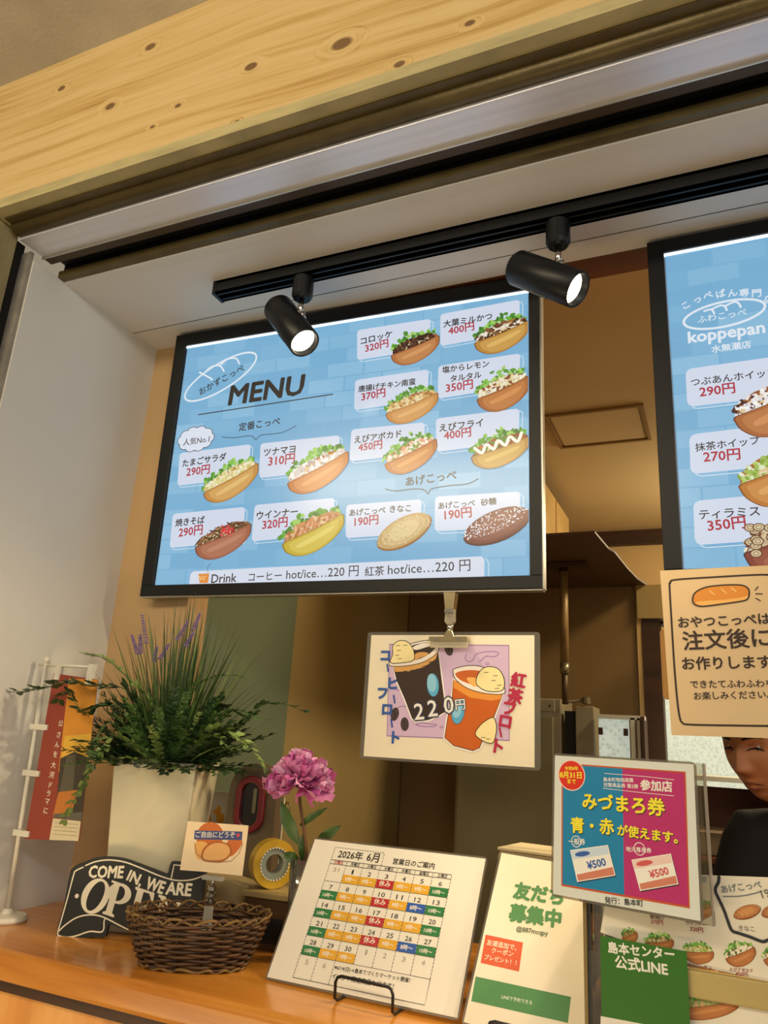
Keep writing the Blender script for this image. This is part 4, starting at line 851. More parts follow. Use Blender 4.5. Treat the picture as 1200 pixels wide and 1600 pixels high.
# loaves inside, seen past the green card
bunm = mat('baked_crust', 'a8682c', .45, var=.25, scale=(40, 40, 40)); cel = clear('bag_film', 'f0e4cc', .5, rough=.1, opaque=.12)
def loaf(x, y, z, yaw, label, s=1.0):
    t = thing('bread_roll', label, 'bread roll', (x, y, z), (0, 0, R_(yaw)), 'bread rolls in the showcase')
    m = MB(); n = 18; prof = [(max(.0006, .021*math.sin(PI*i/n)**.55), -.06+.12*i/n) for i in range(n+1)]
    m.lathe(prof, 16, M=Matrix.Rotation(PI/2, 4, 'Y') @ Matrix.Diagonal((.85*s, s, s, 1))); m.build('bun', bunm, t, smooth=True, loc=(0, 0, .0185))
    m = MB(); rn = random.Random(int(x*1000))
    for k in range(12):
        a = -.045+.0082*k; m.lathe([(.001, -.002), (.007, 0), (.001, .003)], 6, c=(a*s, -.004+rn.uniform(-.004, .004), .037))
    m.build('filling', mat('lettuce_leaf', '5f8f2c', .5, var=.3, scale=(60, 60, 60)), t)
loaf(-.105, 1.10, ZC+.082, 80, 'filled roll on the glass shelf just right of the green lettered sheet')
loaf(-.10, 1.12, ZC+.013, 60, 'filled roll low in the showcase left of the green card')
for k, q in enumerate(('nearest the green card', 'in the middle of the row', 'at the right end of the row')): loaf(-.03+.075*k, 1.14, ZC+.082, 85, 'filled roll behind the roll menu sheet, '+q, .9)
# menu sheet stuck on the front above the rail
A = Art(26)
sheet_pts = [(-.20, .015), (-.103, -.002), (.16, -.014), (.17, .10), (-.017, .0965), (-.09, .0900), (-.19, .064)]
A.poly(sheet_pts, 'ddd3b8', .5)
rk = dict(bun='a8622c', light='cf8f50', dark='6e3c1a')
for (a, b), wd, kw in (([(-0.1753,0.0128),(-0.1578,0.02)], .022, dict(fill=('4f7a2a', '6a8f34', 'c08040'), **rk)), ([(-0.1506,0.0104),(-0.1184,0.0178)], .026, dict(fill=('3c5a20', 'c8a068', 'e0c890', '55702c'), **rk)), ([(-0.1088,0.0089),(-0.0772,0.0124)], .030, dict(fill=('8fae3c', 'e6dcae', 'c0c070'), **rk)),
    ([(-0.0657,0.0088),(-0.0354,0.0238)], .030, dict(fill=('3c5a24', 'e8e0c0', 'f2ead0'), **rk)), ([(-0.1036,0.0484),(-0.0745,0.059)], .026, dict(fill=('7a8a4a', 'c08a50'), **rk)), ([(-0.0546,0.0522),(-0.0266,0.0656)], .026, dict(kind='kinako', fill=('d8a868', 'e6bc80'), **rk)), ([(-0.0264,0.0578),(0.001,0.071)], .026, dict(kind='kinako', fill=('a06450', 'c08a70'), **rk)), ([(-0.0281,0.0142),(-0.0016,0.0246)], .030, dict(fill=('3c5a24', 'e8a050', 'f2ead0'), **rk))):
    roll(A, a, b, wd*.5, z=4, **kw)
for s, (a, b), c in (('唐揚げ', [(-0.1434,0.0378),(-0.1272,0.0382)], '7a5040'), ('370円', [(-0.1423,0.0322),(-0.1292,0.033)], 'b04050'), ('ウインナー', [(-0.1042,0.0369),(-0.0838,0.038)], '6a5040'), ('320円', [(-0.1003,0.0311),(-0.087,0.0315)], 'a03048'), ('塩からレモン', [(-0.1056,-0.0048),(-0.0802,-0.0037)], '8a5044'), ('えびアボカド', [(-0.0622,-0.0022),(-0.039,0.0005)], '9a5048'), ('450円', [(-0.0564,-0.0055),(-0.0446,-0.0047)], 'b04a50'), ('きなこ', [(-0.0499,0.0394),(-0.0344,0.0406)], '8a8070')):
    A.text(s, a, b, c, .012, z=5)
A.text('あげこっぺ', *[(-0.0644,0.0743),(-0.0236,0.0849)], '70787a', .02, z=5); A.curve([(-0.0642,0.0714),(-0.0474,0.0738),(-0.0337,0.0779),(-0.0238,0.082)], .0012, '70787a', 5)
A.text('190円', *[(-0.0235,0.074),(0.0004,0.0819)], '6a6458', .01, z=5)
A.curve([(-0.0668,0.0912),(-0.0676,0.0856),(-0.071,0.0793),(-0.0711,0.0744),(-0.0683,0.0679),(-0.0637,0.057),(-0.0609,0.0478),(-0.0572,0.0383),(-0.0501,0.0366),(-0.0389,0.0345),(-0.0279,0.032),(-0.0221,0.0343),(-0.0125,0.039)], .0032, '2a2a30', 6)
A.poly([(-0.0906,0.0885),(-0.0799,0.0896),(-0.0803,0.0836),(-0.0909,0.0827)], '9ab0ac', 3)
t = thing('roll_menu_sheet', 'white menu sheet of roll photos with a thick black outline on the showcase front', 'menu sheet', (.05, 1.0, 1.285), pose_rot(-3, 0, 0))
MB().prism(sheet_pts, -.0001, .0012).build('sheet', paper, t); A.build('print', paper_ink, t)
# second sheet below the rail
A = Art(27)
A.poly([(-.10, .0), (.2, .0), (.2, .118), (-.10, .118)], 'c9beaa', .5)
roll(A, (-.10, .082), (-.035, .100), .016, z=3, fill=('8a9a50', 'c8a070'), **rk); roll(A, (-.012, .075), (.045, .09), .015, z=3, fill=('8a9a50', 'c8a070'), **rk); roll(A, (.06, .07), (.12, .085), .015, z=3, fill=('8a9a50', 'c8a070'), **rk)
A.poly([(-.09, 0), (-.012, 0), (-.012, .062), (-.09, .062)], 'b89c58', 5); A.text('BAG', (-.082, .022), (-.010, .018), '1c1a18', .03, z=6)
t = thing('lower_menu_sheet', 'bread price sheet with a BAG label below the cream rail', 'menu sheet', (.03, 1.003, ZC+.0), (0, 0, 0))
box('sheet', (-.10, -.0001, 0), (.2, .0012, .118), paper, t); A.build('print', paper_ink, t)
# white card at the bottom right
A = Art(28); A.poly([(-.02, 0), (.07, 0), (.07, .046), (-.02, .061)], 'e8dcd0', .5); A.ell(.032, .022, .018, .022, 'd89070', z=1.5); A.ell(.034, .015, .012, .015, 'e8b49a', z=2); A.text('いま', (-.008, .036), (.004, .034), '6a6058', .01, z=2); A.text('だけ', (-.008, .022), (.004, .020), '6a6058', .01, z=2)
t = thing('price_card', 'small white card with a pink print standing at the bottom right corner', 'card', (.0, .985, ZC+.0), (0, 0, 0))
MB().prism([(-.02, 0), (.07, 0), (.07, .046), (-.02, .061)], -.0001, .0012).build('sheet', paper, t); A.build('print', paper_ink, t); box('foot', (.0, .0012, 0), (.05, .022, .002), paper, t)
# green card
A = Art(29); GD = '2c6a14'
A.poly([(-.0586, -.012), (.036, -.012), (.036, .1314), (-.0577, .1314)], GD, .5)
A.text('島本センター', *[(-0.0489,0.1152),(0.0231,0.1205)], 'ece8d8', .03, z=2); A.text('公式LINE', *[(-0.0414,0.1011),(0.0152,0.1037)], 'ece8d8', .03, z=2)
A.poly([(-0.0591,0.0498),(-0.0129,0.0517),(-0.013,0.0471),(-0.0599,0.0371)], 'e8e0d0', 2)
t = thing('green_card', 'green card with white characters standing in front of the bread showcase', 'card', (-.0914, .9944, 1.1668), pose_rot(-5, 0, -.5))
box('card', (-.0582, -.0001, -.012), (.0358, .0016, .1312), mat('green_card_back', '2c6a14', .5), t); A.build('print', gloss_ink, t)
box('foot', (-.03, .0017, -.012), (.012, .014, -.010), acry, t)

# ================================================================== COUNTER DISPLAY, LEFT HALF
# small banner on a white pole
wplast = mat('white_plastic', 'd8d2c0', .4)
t = thing('banner_flag', 'small red and yellow banner on a white pole at the counter left end', 'banner', (-1.197, 1.10, ZC))
MB().lathe([(.034, 0), (.036, .004), (.033, .010), (.012, .013), (.006, .020)], 36).build('base', wplast, t, smooth=False, bevel=.0008)
b0, b1 = Vector((0, 0, .01)), Vector((-1.2171,1.1,1.6081))-Vector((-1.197, 1.10, ZC))
MB().tube([b0, b1], .0042, 12).build('pole', wplast, t, smooth=True)
MB().lathe([(.002, 0), (.006, .003), (.0065, .007), (.004, .012), (.001, .013)], 16, c=tuple(b1)).build('knob', wplast, t, smooth=True)
MB().tube([b1+Vector((-.018, 0, -.004)), b1+Vector((.128, 0, -.006))], .0028, 10).build('crossbar', wplast, t, smooth=True)
F = [(-1.1616,1.097,1.589),(-1.0732,1.097,1.5789),(-1.0537,1.097,1.3006),(-1.1836,1.097,1.2907)]
O_ = Vector((-1.197, 1.10, ZC)); fl = [Vector(p)-O_ for p in F]; fl[0] = Vector((fl[3].x+.012, -.003, fl[0].z)); fl[0] = fl[0]
fl0 = Vector((-1.1883,1.097,1.5885))-O_
A = Art(31); tl, tr, br, bl = fl0, fl[1], fl[2], fl[3]
def FQ(u, v):
    p = (tl*(1-u)+tr*u)*(1-v)+(bl*(1-u)+br*u)*v; return (p.x, p.z)
def fpoly(pts, c, z): A.poly([FQ(u, v) for u, v in pts], c, z)
fpoly([(0, 0), (1, 0), (1, 1), (0, 1)], '8c3a28', .5); fpoly([(.36, .02), (1, 0), (1, .62), (.44, .6)], 'd08a2a', 1.2); fpoly([(.46, .38), (1, .35), (1, .62), (.46, .6)], 'd8a83a', 1.5)
fpoly([(.44, .52), (.7, .47), (1, .5), (1, .84), (.5, .84)], '3c3428', 2); fpoly([(.56, .5), (.74, .49), (.78, .76), (.5, .8)], '565040', 2.3)
fpoly([(.5, .72), (.86, .70), (.8, .86), (.46, .87)], 'b8702c', 2.6); fpoly([(.48, .85), (1, .83), (1, .885), (.47, .87)], '5c584c', 2.8)
fpoly([(.47, .875), (.99, .885), (.985, 1), (.46, 1)], 'cfc2a0', 3)
for i in range(4): A.line([FQ(.52, .90+.022*i), FQ(.95, .905+.022*i)], .0006, '6a5c48', 3.3)
for ch, v in zip('公さんを大河ドラマに', (.30, .37, .43, .49, .555, .615, .675, .725, .77, .825)):
    p = FQ(.30-.05*v, v+.022); A.text(ch, p, (p[0]+.0125, p[1]), 'e0d0b4', .015, z=4, em=.0125)
MB().prism([(q.x, q.z) for q in (bl, br, tr, tl)], -.0029, -.0024).build('cloth', mat('banner_cloth', '8c3a28', .7), t)
ob = A.build('print', ink('cloth_ink', .75), t); ob.location = (0, -.0032, 0)
for u in (.10, .82):
    p = Vector((*[FQ(u, 0)[0]], -.003, FQ(u, 0)[1])); MB().box((p.x-.006, p.y-.004, p.z-.012), (p.x+.006, p.y+.0068, b1.z-.001)).build('hanging_tab', wplast, t)
for v in (.34, .62, .97):
    a = FQ(0, v); f_ = (a[1]-b0.z)/(b1.z-b0.z); px_ = b0.x+(b1.x-b0.x)*f_
    MB().box((px_-.010, -.0065, a[1]-.005), (a[0]+.010, .002, a[1]+.005)).build('clip_band', wplast, t)

# open sign
SG = ('p',)
A = Art(32); BKS = '1d1e1b'; WC = 'e6dcc0'
outl = smooth([(-0.0009,-0.0072),(-0.0021,0.0081),(0.0005,0.0397),(-0.0012,0.0866),(0.0053,0.0996),(0.0209,0.107),(0.0394,0.1146),(0.0618,0.1182),(0.091,0.1168),(0.1213,0.11),(0.1575,0.1011),(0.1708,0.0987),(0.1727,0.1109),(0.177,0.1182),(0.1942,0.1179),(0.2121,0.1135),(0.238,0.1115)], 4)[:-1]+[(0.238,0.1115),(0.2389,0.0732),(0.2365,0.0392),(0.2256,0.0077),(0.177,0.0031),(0.1354,0.0036)]+smooth([(0.1267,0.0054),(0.103,0.012),(0.0857,0.0143),(0.084,-0),(0.0803,-0.0045),(0.0572,-0.0066),(0.0367,-0.014),(0.015,-0.0167),(0.0045,-0.0139)], 4)
t = thing('open_sign', 'black ribbon shaped OPEN sign with cream letters leaning in front of the white pot', 'sign', (-1.055, 1.083, 1.162), pose_rot(20, 8, 0))
MB().prism(outl, .0, .009).build('board', mat('black_painted_board', '20211e', .55, bump=.05), t, bevel=.0012)
A.curve([(0.0239,0.1009),(0.0409,0.1084),(0.0631,0.1124),(0.0923,0.111),(0.1226,0.1037),(0.159,0.0937),(0.1882,0.0889),(0.216,0.0918),(0.2397,0.1016)], .0022, WC, 1)
A.curve([(0.0202,0.0981),(0.0088,0.0918),(0.0062,0.0846),(0.0042,0.0472),(0.0017,0.0132),(0.0006,-0.0024),(0.0037,-0.0076),(0.0186,-0.0089),(0.0345,-0.0054),(0.055,0.0022),(0.077,0.0037),(0.0764,0.0184),(0.0772,0.0221)], .0022, WC, 1)
A.curve([(0.0006,-0.0024),(0.0112,0.0091),(0.0279,0.021),(0.0491,0.0266),(0.072,0.0253),(0.1022,0.0155),(0.1292,0.0067)], .0022, WC, 1)
A.line([(0.1793,0.0913),(0.1803,0.1126),(0.1981,0.1121),(0.2129,0.1091)], .0022, WC, 1)
for s, (a, b), h in (('COME', [(0.0332,0.0826),(0.0936,0.086)], .0185), ('IN,', [(0.1003,0.0815),(0.1262,0.0733)], .0185), ('WE', [(0.1362,0.073),(0.1678,0.0664)], .0185), ('ARE', [(0.1742,0.0668),(0.2177,0.0669)], .0185)):
    A.text(s, a, b, WC, .035, z=2, h=h)
def serif(pts, z=2): A.poly([P_(x, y) for x, y in pts], WC, z)
# O P E N drawn with thick stems and slab serifs in a slanting frame
def frame(o, ux, uy):
    return lambda x, y: (o[0]+ux[0]*x+uy[0]*y, o[1]+ux[1]*x+uy[1]*y)
o0 = (0.0316,0.0345); h0 = (0.0304,0.08)
cO = (0.0524,0.0555); A.ell(cO[0], cO[1], .0240, .0275, WC, rot=-.28, z=2, n=36); A.ell(cO[0]+.0005, cO[1], .0130, .0236, BKS, rot=-.30, z=2.6, n=36)
def letter(o, w_, h_, parts):
    ux = (.955*w_, -.20*w_); uy = (.10*h_, .99*h_)
    for pr in parts: A.poly([(o[0]+ux[0]*x+uy[0]*y, o[1]+ux[1]*x+uy[1]*y) for x, y in pr], WC, 2)
    return lambda x, y: (o[0]+ux[0]*x+uy[0]*y, o[1]+ux[1]*x+uy[1]*y)
hh = .052; wP = .040
oP = (0.0708,0.03)
fP = letter(oP, wP, hh, [[(0, 0), (.55, 0), (.55, .06), (.42, .1), (.42, .95), (.12, .95), (.12, .1), (0, .06)], [(0, .94), (.6, .94), (.6, 1), (0, 1)]])
cP = fP(.5, .70); A.ell(cP[0], cP[1], .0215, .0158, WC, rot=-.2, z=2.1); A.ell(cP[0]-.001, cP[1], .0105, .0115, BKS, rot=-.2, z=2.6)
p = fP(.12, .1); A.poly([fP(.13, .1), fP(.42, .1), fP(.42, .95), fP(.13, .95)], WC, 3)
oE = (0.1145,0.023)
fE = letter(oE, .040, hh, [[(0, 0), (.95, 0), (1, .28), (.9, .28), (.75, .08), (.42, .08), (.42, .93), (.7, .93), (.85, .75), (.95, .75), (.92, 1), (0, 1), (0, .94), (.12, .9), (.12, .1), (0, .06)], [(.4, .46), (.62, .46), (.66, .36), (.74, .36), (.74, .66), (.66, .66), (.62, .55), (.4, .55)]])
oN = fE(1.12, 0)
letter(oN, .048, hh, [[(0, 0), (.36, 0), (.36, .06), (.24, .1), (.24, .72), (.78, 0), (.9, 0), (.9, .9), (1, .94), (1, 1), (.66, 1), (.66, .94), (.78, .9), (.78, .32), (.28, 1), (0, 1), (0, .94), (.12, .9), (.12, .1), (0, .06)]])
A.ell(*(0.0199,0.0532), .0035, .0035, WC, z=2)
A.build('lettering', ink('sign_paint', .6), t)
MB().tube([(q[0], .004, q[1]) for q in smooth([(0.0012,0.0817),(-0.0036,0.0915),(0.0025,0.0994),(0.0133,0.1027),(0.024,0.1065)], 4)], .0016, 8).build('cord', mat('jute_cord', '8a6c3c', .8), t, smooth=True)

# white tapered planter with artificial plants
potm = mat('cream_ceramic', 'cfc5a4', .45, var=.05, scale=(8, 8, 8), bump=.05)
px, py = -.983, 1.224; HP = .286
t = thing('potted_plant', 'leafy green artificial plant with purple spikes in a tapered cream square pot', 'potted plant', (px, py, ZC), (0, 0, R_(20)))
m = MB(); a0, a1 = .060, .078
for (q0, z0, q1, z1) in ((a0, 0, a1, HP), (a1, HP, a1-.006, HP), (a1-.006, HP, a1-.010, HP-.03)):
    vs = [(sx*q0, sy*q0, z0) for sx, sy in ((-1, -1), (1, -1), (1, 1), (-1, 1))]+[(sx*q1, sy*q1, z1) for sx, sy in ((-1, -1), (1, -1), (1, 1), (-1, 1))]
    m.add(vs, [(0, 1, 5, 4), (1, 2, 6, 5), (2, 3, 7, 6), (3, 0, 4, 7)])
m.add([(-a0, -a0, 0), (a0, -a0, 0), (a0, a0, 0), (-a0, a0, 0)], [(0, 3, 2, 1)])
bmw = bmesh.new(); o = m.build('pot', potm, t, recalc=False); bmw.from_mesh(o.data); bmesh.ops.remove_doubles(bmw, verts=bmw.verts, dist=.0002); bmesh.ops.recalc_face_normals(bmw, faces=bmw.faces); bmw.to_mesh(o.data); bmw.free()
bv = o.modifiers.new('b', 'BEVEL'); bv.width = .003; bv.segments = 3; bv.limit_method = 'ANGLE'
box('soil', (-.066, -.066, HP-.045), (.066, .066, HP-.026), mat('dark_soil', '1c160f', .9, bump=.6), t)
g_dark = mat('dark_blade', '30451f', .45, var=.3, scale=(25, 25, 25)); g_mid = mat('mid_leaf', '47652f', .45, var=.35, scale=(30, 30, 30)); g_lit = mat('light_leaf', '7f934e', .45, var=.3, scale=(30, 30, 30)); g_deep = mat('deep_leaf', '2a4222', .45, var=.3, scale=(30, 30, 30))
rn = random.Random(44)
def blade(m, o, d, L, w_, droop, n=7):
    d = Vector(d).normalized(); side = d.cross(Vector((0, 0, 1))); side = side.normalized() if side.length > .05 else Vector((1, 0, 0))
    side = (side+Vector((rn.uniform(-.5, .5), rn.uniform(-.5, .5), 0))).normalized()
    p = Vector(o); vs = []; dd = d.copy()
    for i in range(n):
        u = i/(n-1); ww = w_*(1-u)**.6*(.6+.4*min(1, u*5)); vs += [p-side*ww, p+side*ww]
        dd = (dd+Vector((d.x*.5, d.y*.5, -1))*droop*(.3+u)/n).normalized(); p = p+dd*L/(n-1)
    m.add(vs, [(2*i, 2*i+1, 2*i+3, 2*i+2) for i in range(n-1)]); return p
for mi, (mm, cnt) in enumerate(((g_dark, 230), (g_mid, 120), (g_lit, 40))):
    m = MB()
    for i in range(cnt):
        az = rn.uniform(0, 2*PI); tilt = abs(rn.gauss(0, .50)); r0 = rn.uniform(0, .04)
        d = (math.cos(az)*math.sin(tilt), math.sin(az)*math.sin(tilt), math.cos(tilt))
        blade(m, (r0*math.cos(az), r0*math.sin(az), HP-.03), d, rn.uniform(.17, .375)*(1-.3*min(1, tilt)), rn.uniform(.0014, .0032), rn.uniform(.05, .7) if tilt > .25 else rn.uniform(0, .15))
    stuff(m.build('grass_blades', mm, t, recalc=False))
def leaf(m, p, d, n_, L, w_):
    d = d.normalized(); s_ = d.cross(n_); s_ = s_.normalized() if s_.length > .01 else Vector((1, 0, 0)); k = s_.cross(d)
    vs = [p, p+d*L*.35+s_*w_+k*L*.05, p+d*L*.4-k*L*.04, p+d*L*.35-s_*w_+k*L*.05, p+d*L*.72+s_*w_*.7+k*L*.03, p+d*L*.72-s_*w_*.7+k*L*.03, p+d*L]
    m.add(vs, [(0, 2, 1), (0, 3, 2), (1, 2, 4), (2, 3, 5), (2, 6, 4), (2, 5, 6)])
def frond(m, pts, ll, lw, dens=.0075, ms=None, ragged=.3):
    pts = [Vector(p) for p in smooth([tuple(p) for p in pts], 6)]
    (ms or m).tube(pts, [.0011*(1-.6*i/len(pts)) for i in range(len(pts))], 5)
    acc = 0; sidef = 1; tot = sum((pts[i+1]-pts[i]).length for i in range(len(pts)-1)); run = 0
    for i in range(len(pts)-1):
        sg = pts[i+1]-pts[i]; acc += sg.length; run += sg.length
        while acc > dens:
            acc -= dens; dr = sg.normalized(); s_ = dr.cross(Vector((0, 0, 1))); s_ = s_.normalized() if s_.length > .05 else Vector((1, 0, 0))
            up = s_.cross(dr); k = 1-.55*run/tot
            for q in (1, -1):
                d = dr*rn.uniform(.5, .9)+s_*q*rn.uniform(.5, 1)+up*rn.uniform(-.4, .5)
                leaf(m, pts[i+1], d, up+s_*rn.uniform(-.4, .4), ll*k*rn.uniform(.75, 1.2), lw*k*rn.uniform(.8, 1.2))
for mm, cnt, ll, lw in ((g_deep, 95, .026, .0085), (g_mid, 95, .022, .0072), (g_lit, 24, .019, .0062)):
    m = MB()
    for i in range(cnt):
        az = rn.uniform(0, 2*PI); el = rn.uniform(.12, 1.25); L = rn.uniform(.08, .18)
        dx_, dy_ = math.cos(az), math.sin(az)
        if (Matrix.Rotation(R_(20), 3, 'Z') @ Vector((dx_, dy_, 0))).y > .45: L *= .35   # the wall stands behind
        o = Vector((dx_*.03, dy_*.03, HP-.02)); pts = [o]
        for k in range(1, 5):
            u = k/4; pts.append(o+Vector((dx_*math.cos(el), dy_*math.cos(el), math.sin(el)))*L*u+Vector((dx_*.02, dy_*.02, -.034*u*u+.02*u)))
        frond(m, pts, ll, lw)
    stuff(m.build('foliage', mm, t, recalc=False))
Mi = (Matrix.Translation((px, py, ZC)) @ Matrix.Rotation(R_(20), 4, 'Z')).inverted()
def loc3(L, y0, y1): return [Mi @ Vector(p) for p in L]
def trail(pts, mm, ll, lw, dens=.011):
    m = MB(); st = MB(); frond(m, [Mi @ Vector(p) for p in pts], ll, lw, dens, st)
    o = m.build('trailing_leaves', mm, t, recalc=False); stuff(o); q = st.build('trailing_stem', g_mid, t)
trail([(-.975, 1.17, 1.44), (-1.0086,1.12,1.5556), (-1.0587,1.08,1.566), (-1.1237,1.065,1.5701), (-1.1795,1.06,1.5541), (-1.2724,1.06,1.5466)], g_deep, .036, .0135, .014)
trail([(-.96, 1.18, 1.44), (-1.0092,1.12,1.521), (-1.0362,1.08,1.5346), (-1.0691,1.07,1.5192), (-1.117,1.07,1.5543), (-1.1351,1.07,1.5305)], g_deep, .036, .0135, .015)
trail([(-.975, 1.16, 1.44), (-1.0128,1.1,1.4804), (-1.0179,1.08,1.4521), (-1.0355,1.07,1.4079), (-1.0514,1.065,1.3698), (-1.0676,1.065,1.3318)], g_lit, .026, .0100, .0115)
trail([(-.96, 1.16, 1.44), (-1.0251,1.1,1.5022), (-1.0364,1.08,1.4675), (-1.0318,1.07,1.4242), (-1.0392,1.07,1.3917)], g_mid, .022, .008)
trail([(-.95, 1.2, 1.44), (-0.868,1.2,1.5368), (-0.8026,1.2,1.5279), (-0.7707,1.2,1.5497), (-0.7236,1.2,1.5536), (-0.6785,1.2,1.5397)], g_deep, .031, .0115, .0135)
trail([(-.95, 1.2, 1.44), (-0.8511,1.19,1.5197), (-0.8183,1.19,1.5382), (-0.7753,1.19,1.5286), (-0.7543,1.19,1.5239)], g_mid, .018, .006)
trail([(-.95, 1.19, 1.44), (-0.8413,1.17,1.5024), (-0.7909,1.17,1.4883), (-0.7543,1.17,1.4655), (-0.7311,1.17,1.4384), (-0.7209,1.17,1.408)], g_lit, .029, .011, .0115)
trail([(-.95, 1.19, 1.44), (-0.8463,1.16,1.4907), (-0.802,1.16,1.4712), (-0.77,1.16,1.4838), (-0.7496,1.16,1.4796)], g_lit, .019, .0065)
trail([(-.96, 1.17, 1.45), (-0.986,1.15,1.541), (-1.0314,1.13,1.5854), (-1.085,1.12,1.6196), (-1.1446,1.12,1.6288)], g_lit, .024, .0075, .008)
trail([(-.95, 1.18, 1.45), (-0.9094,1.17,1.5684), (-0.8694,1.17,1.5928), (-0.8203,1.17,1.5997), (-0.7913,1.17,1.5923)], g_mid, .016, .005, .010)
lavm = mat('purple_bud', '7a6490', .6, var=.25, scale=(60, 60, 60))
for a_, b_ in (((-1.0207,1.13,1.7051), (-1.001,1.13,1.6521)), ((-1.0382,1.13,1.6655), (-1.0172,1.13,1.6313)), ((-1.0269,1.14,1.6682), (-1.0204,1.14,1.635)), ((-0.9468,1.13,1.6487), (-0.9616,1.13,1.6223)), ((-0.9256,1.15,1.6953), (-0.944,1.15,1.6611)), ((-0.9163,1.16,1.6748), (-0.9303,1.16,1.6504)), ((-0.9072,1.16,1.7115), (-0.9173,1.16,1.6809)), ((-0.9646,1.12,1.6425), (-0.9673,1.12,1.6163))):
    a_, b_ = Mi @ Vector(a_), Mi @ Vector(b_); m = MB(); n_ = 11
    for i in range(n_):
        c = b_.lerp(a_, i/(n_-1)); k = .0036*(1-.6*i/n_)
        for j in range(4):
            q = c+Vector((math.cos(j*1.57+i), math.sin(j*1.57+i), .2))*k; m.lathe([(.0004, -.0016), (.0017, 0), (.0004, .0022)], 5, c=tuple(q))
    sp_ = m.build('flower_spike', lavm, t); MB().tube([b_, b_.lerp(Vector((0, 0, HP-.03)), .9)], .0009, 5).build('spike_stem', g_mid, sp_)

# pink peony in a narrow glass
gx, gy = (-0.6587,1.2,1.1728)[0], 1.20
glassm = clear('vase_glass', 'e6e0c8', .35, rough=.03, opaque=.05)
t = thing('glass_vase', 'narrow clear glass holding the pink peony', 'vase', (gx, gy, ZC))
MB().lathe([(.0195, 0), (.021, .004), (.0205, .08), (.022, .150), (.0205, .150), (.019, .08), (.019, .008), (.002, .007)], 28).build('glass', glassm, t, smooth=True)
MB().lathe([(.0185, .0085), (.0188, .075), (.001, .075)], 24).build('water', clear('water', 'dfe0c8', .2, opaque=.05), t, smooth=True)
t = thing('peony', 'large pink ruffled peony flower on a tall stem', 'flower', (gx, gy, ZC+.012))
hc = Vector((-0.6709,1.19,1.4226))-Vector((gx, gy, ZC+.012))
MB().tube(smooth([(.0, 0, 0), (.001, -.001, .08), (.006, -.004, .15), (hc.x*.9, hc.y, hc.z-.03), (hc.x, hc.y, hc.z)], 5), .0027, 8).build('stem', mat('red_brown_stem', '5a3a1e', .5, var=.2), t, smooth=True)
pk = mat('pink_petal', 'dc8cba', .55, var=.22, scale=(40, 40, 40)); pk2 = mat('deep_pink_petal', 'c45c9c', .55, var=.2, scale=(40, 40, 40)); pk3 = mat('pale_petal_edge', 'eab0cf', .55, var=.2, scale=(40, 40, 40))
def petal_mesh(L, W_, cup, ruff, seed, m_):
    r_ = random.Random(seed); m = MB(); nu, nv = 7, 6; vs = []
    for i in range(nv):
        v = i/(nv-1)
        for j in range(nu):
            u = j/(nu-1)*2-1; ww = W_*(.28+.72*math.sin(min(1, v*1.25)*PI/2))*(1-.25*max(0, v-.75)*4*abs(u))
            notch = -.12*L*(abs(math.sin(u*5+seed))*v**4)
            vs.append((u*ww, cup*L*(v**1.7)*-.0+cup*(u*u)*W_*.8+L*.25*cup*v*v+ruff*L*math.sin(u*7+seed)*v*v, L*v+notch))
    fs = [(i*nu+j, i*nu+j+1, (i+1)*nu+j+1, (i+1)*nu+j) for i in range(nv-1) for j in range(nu-1)]
    m.add(vs, fs); me = bpy.data.meshes.new('petal'); me.from_pydata(m.v, [], m.f); me.materials.append(m_)
    for p in me.polygons: p.use_smooth = True
    return me
big = [petal_mesh(.042, .024, .45, .03, k, [pk, pk2][k % 2]) for k in range(4)]
small = [petal_mesh(.027, .011, .6, .10, 10+k, [pk, pk3, pk, pk2][k]) for k in range(4)]
rnp = random.Random(9)
def put_petal(me, d, off, roll_, s=1.0):
    d = Vector(d).normalized(); o = bpy.data.objects.new('petal', me); COL.objects.link(o); o.parent = t
    q = d.to_track_quat('Z', 'Y') @ Euler((0, 0, roll_)).to_quaternion(); o.rotation_mode = 'QUATERNION'; o.rotation_quaternion = q
    o.location = hc+d*off*1.35; o.scale = (s*1.35, s*1.35, s*1.35)
for k in range(9):
    a = 2*PI*k/9+.3; e = rnp.uniform(-.55, -.05); put_petal(big[k % 4], (math.cos(a)*math.cos(e), math.sin(a)*math.cos(e), math.sin(e)), .004, rnp.uniform(-.4, .4), rnp.uniform(.9, 1.15))
for k in range(110):
    z = 1-1.45*(k+.5)/110; a = k*2.39996; r = math.sqrt(max(0, 1-z*z)); put_petal(small[k % 4], (r*math.cos(a)+rnp.uniform(-.15, .15), r*math.sin(a)+rnp.uniform(-.15, .15), z*.9+.12), .012+.006*rnp.random(), rnp.uniform(0, 6.28), rnp.uniform(.8, 1.15))
gl = mat('peony_leaf', '3a5420', .4, var=.2, scale=(30, 30, 30))
def big_leaf(p0, p1, w_, seed):
    a, b = [Vector(p)-Vector((gx, gy, ZC+.012)) for p in (p0, p1)]; d = b-a; n_ = 9; m = MB(); s_ = d.cross(Vector((.2, -1, .1))).normalized(); k = s_.cross(d).normalized(); vs = []
    for i in range(n_):
        u = i/(n_-1); c = a+d*u+k*.008*math.sin(PI*u); ww = w_*math.sin(PI*min(1, u*.92+.06))**.8*(1+.08*math.sin(i*3+seed)); vs += [c-s_*ww+k*.003, c, c+s_*ww+k*.003]
    m.add(vs, [(3*i+j, 3*i+j+1, 3*i+j+4, 3*i+j+3) for i in range(n_-1) for j in (0, 1)]); m.build('leaf', gl, t, smooth=True, recalc=False)
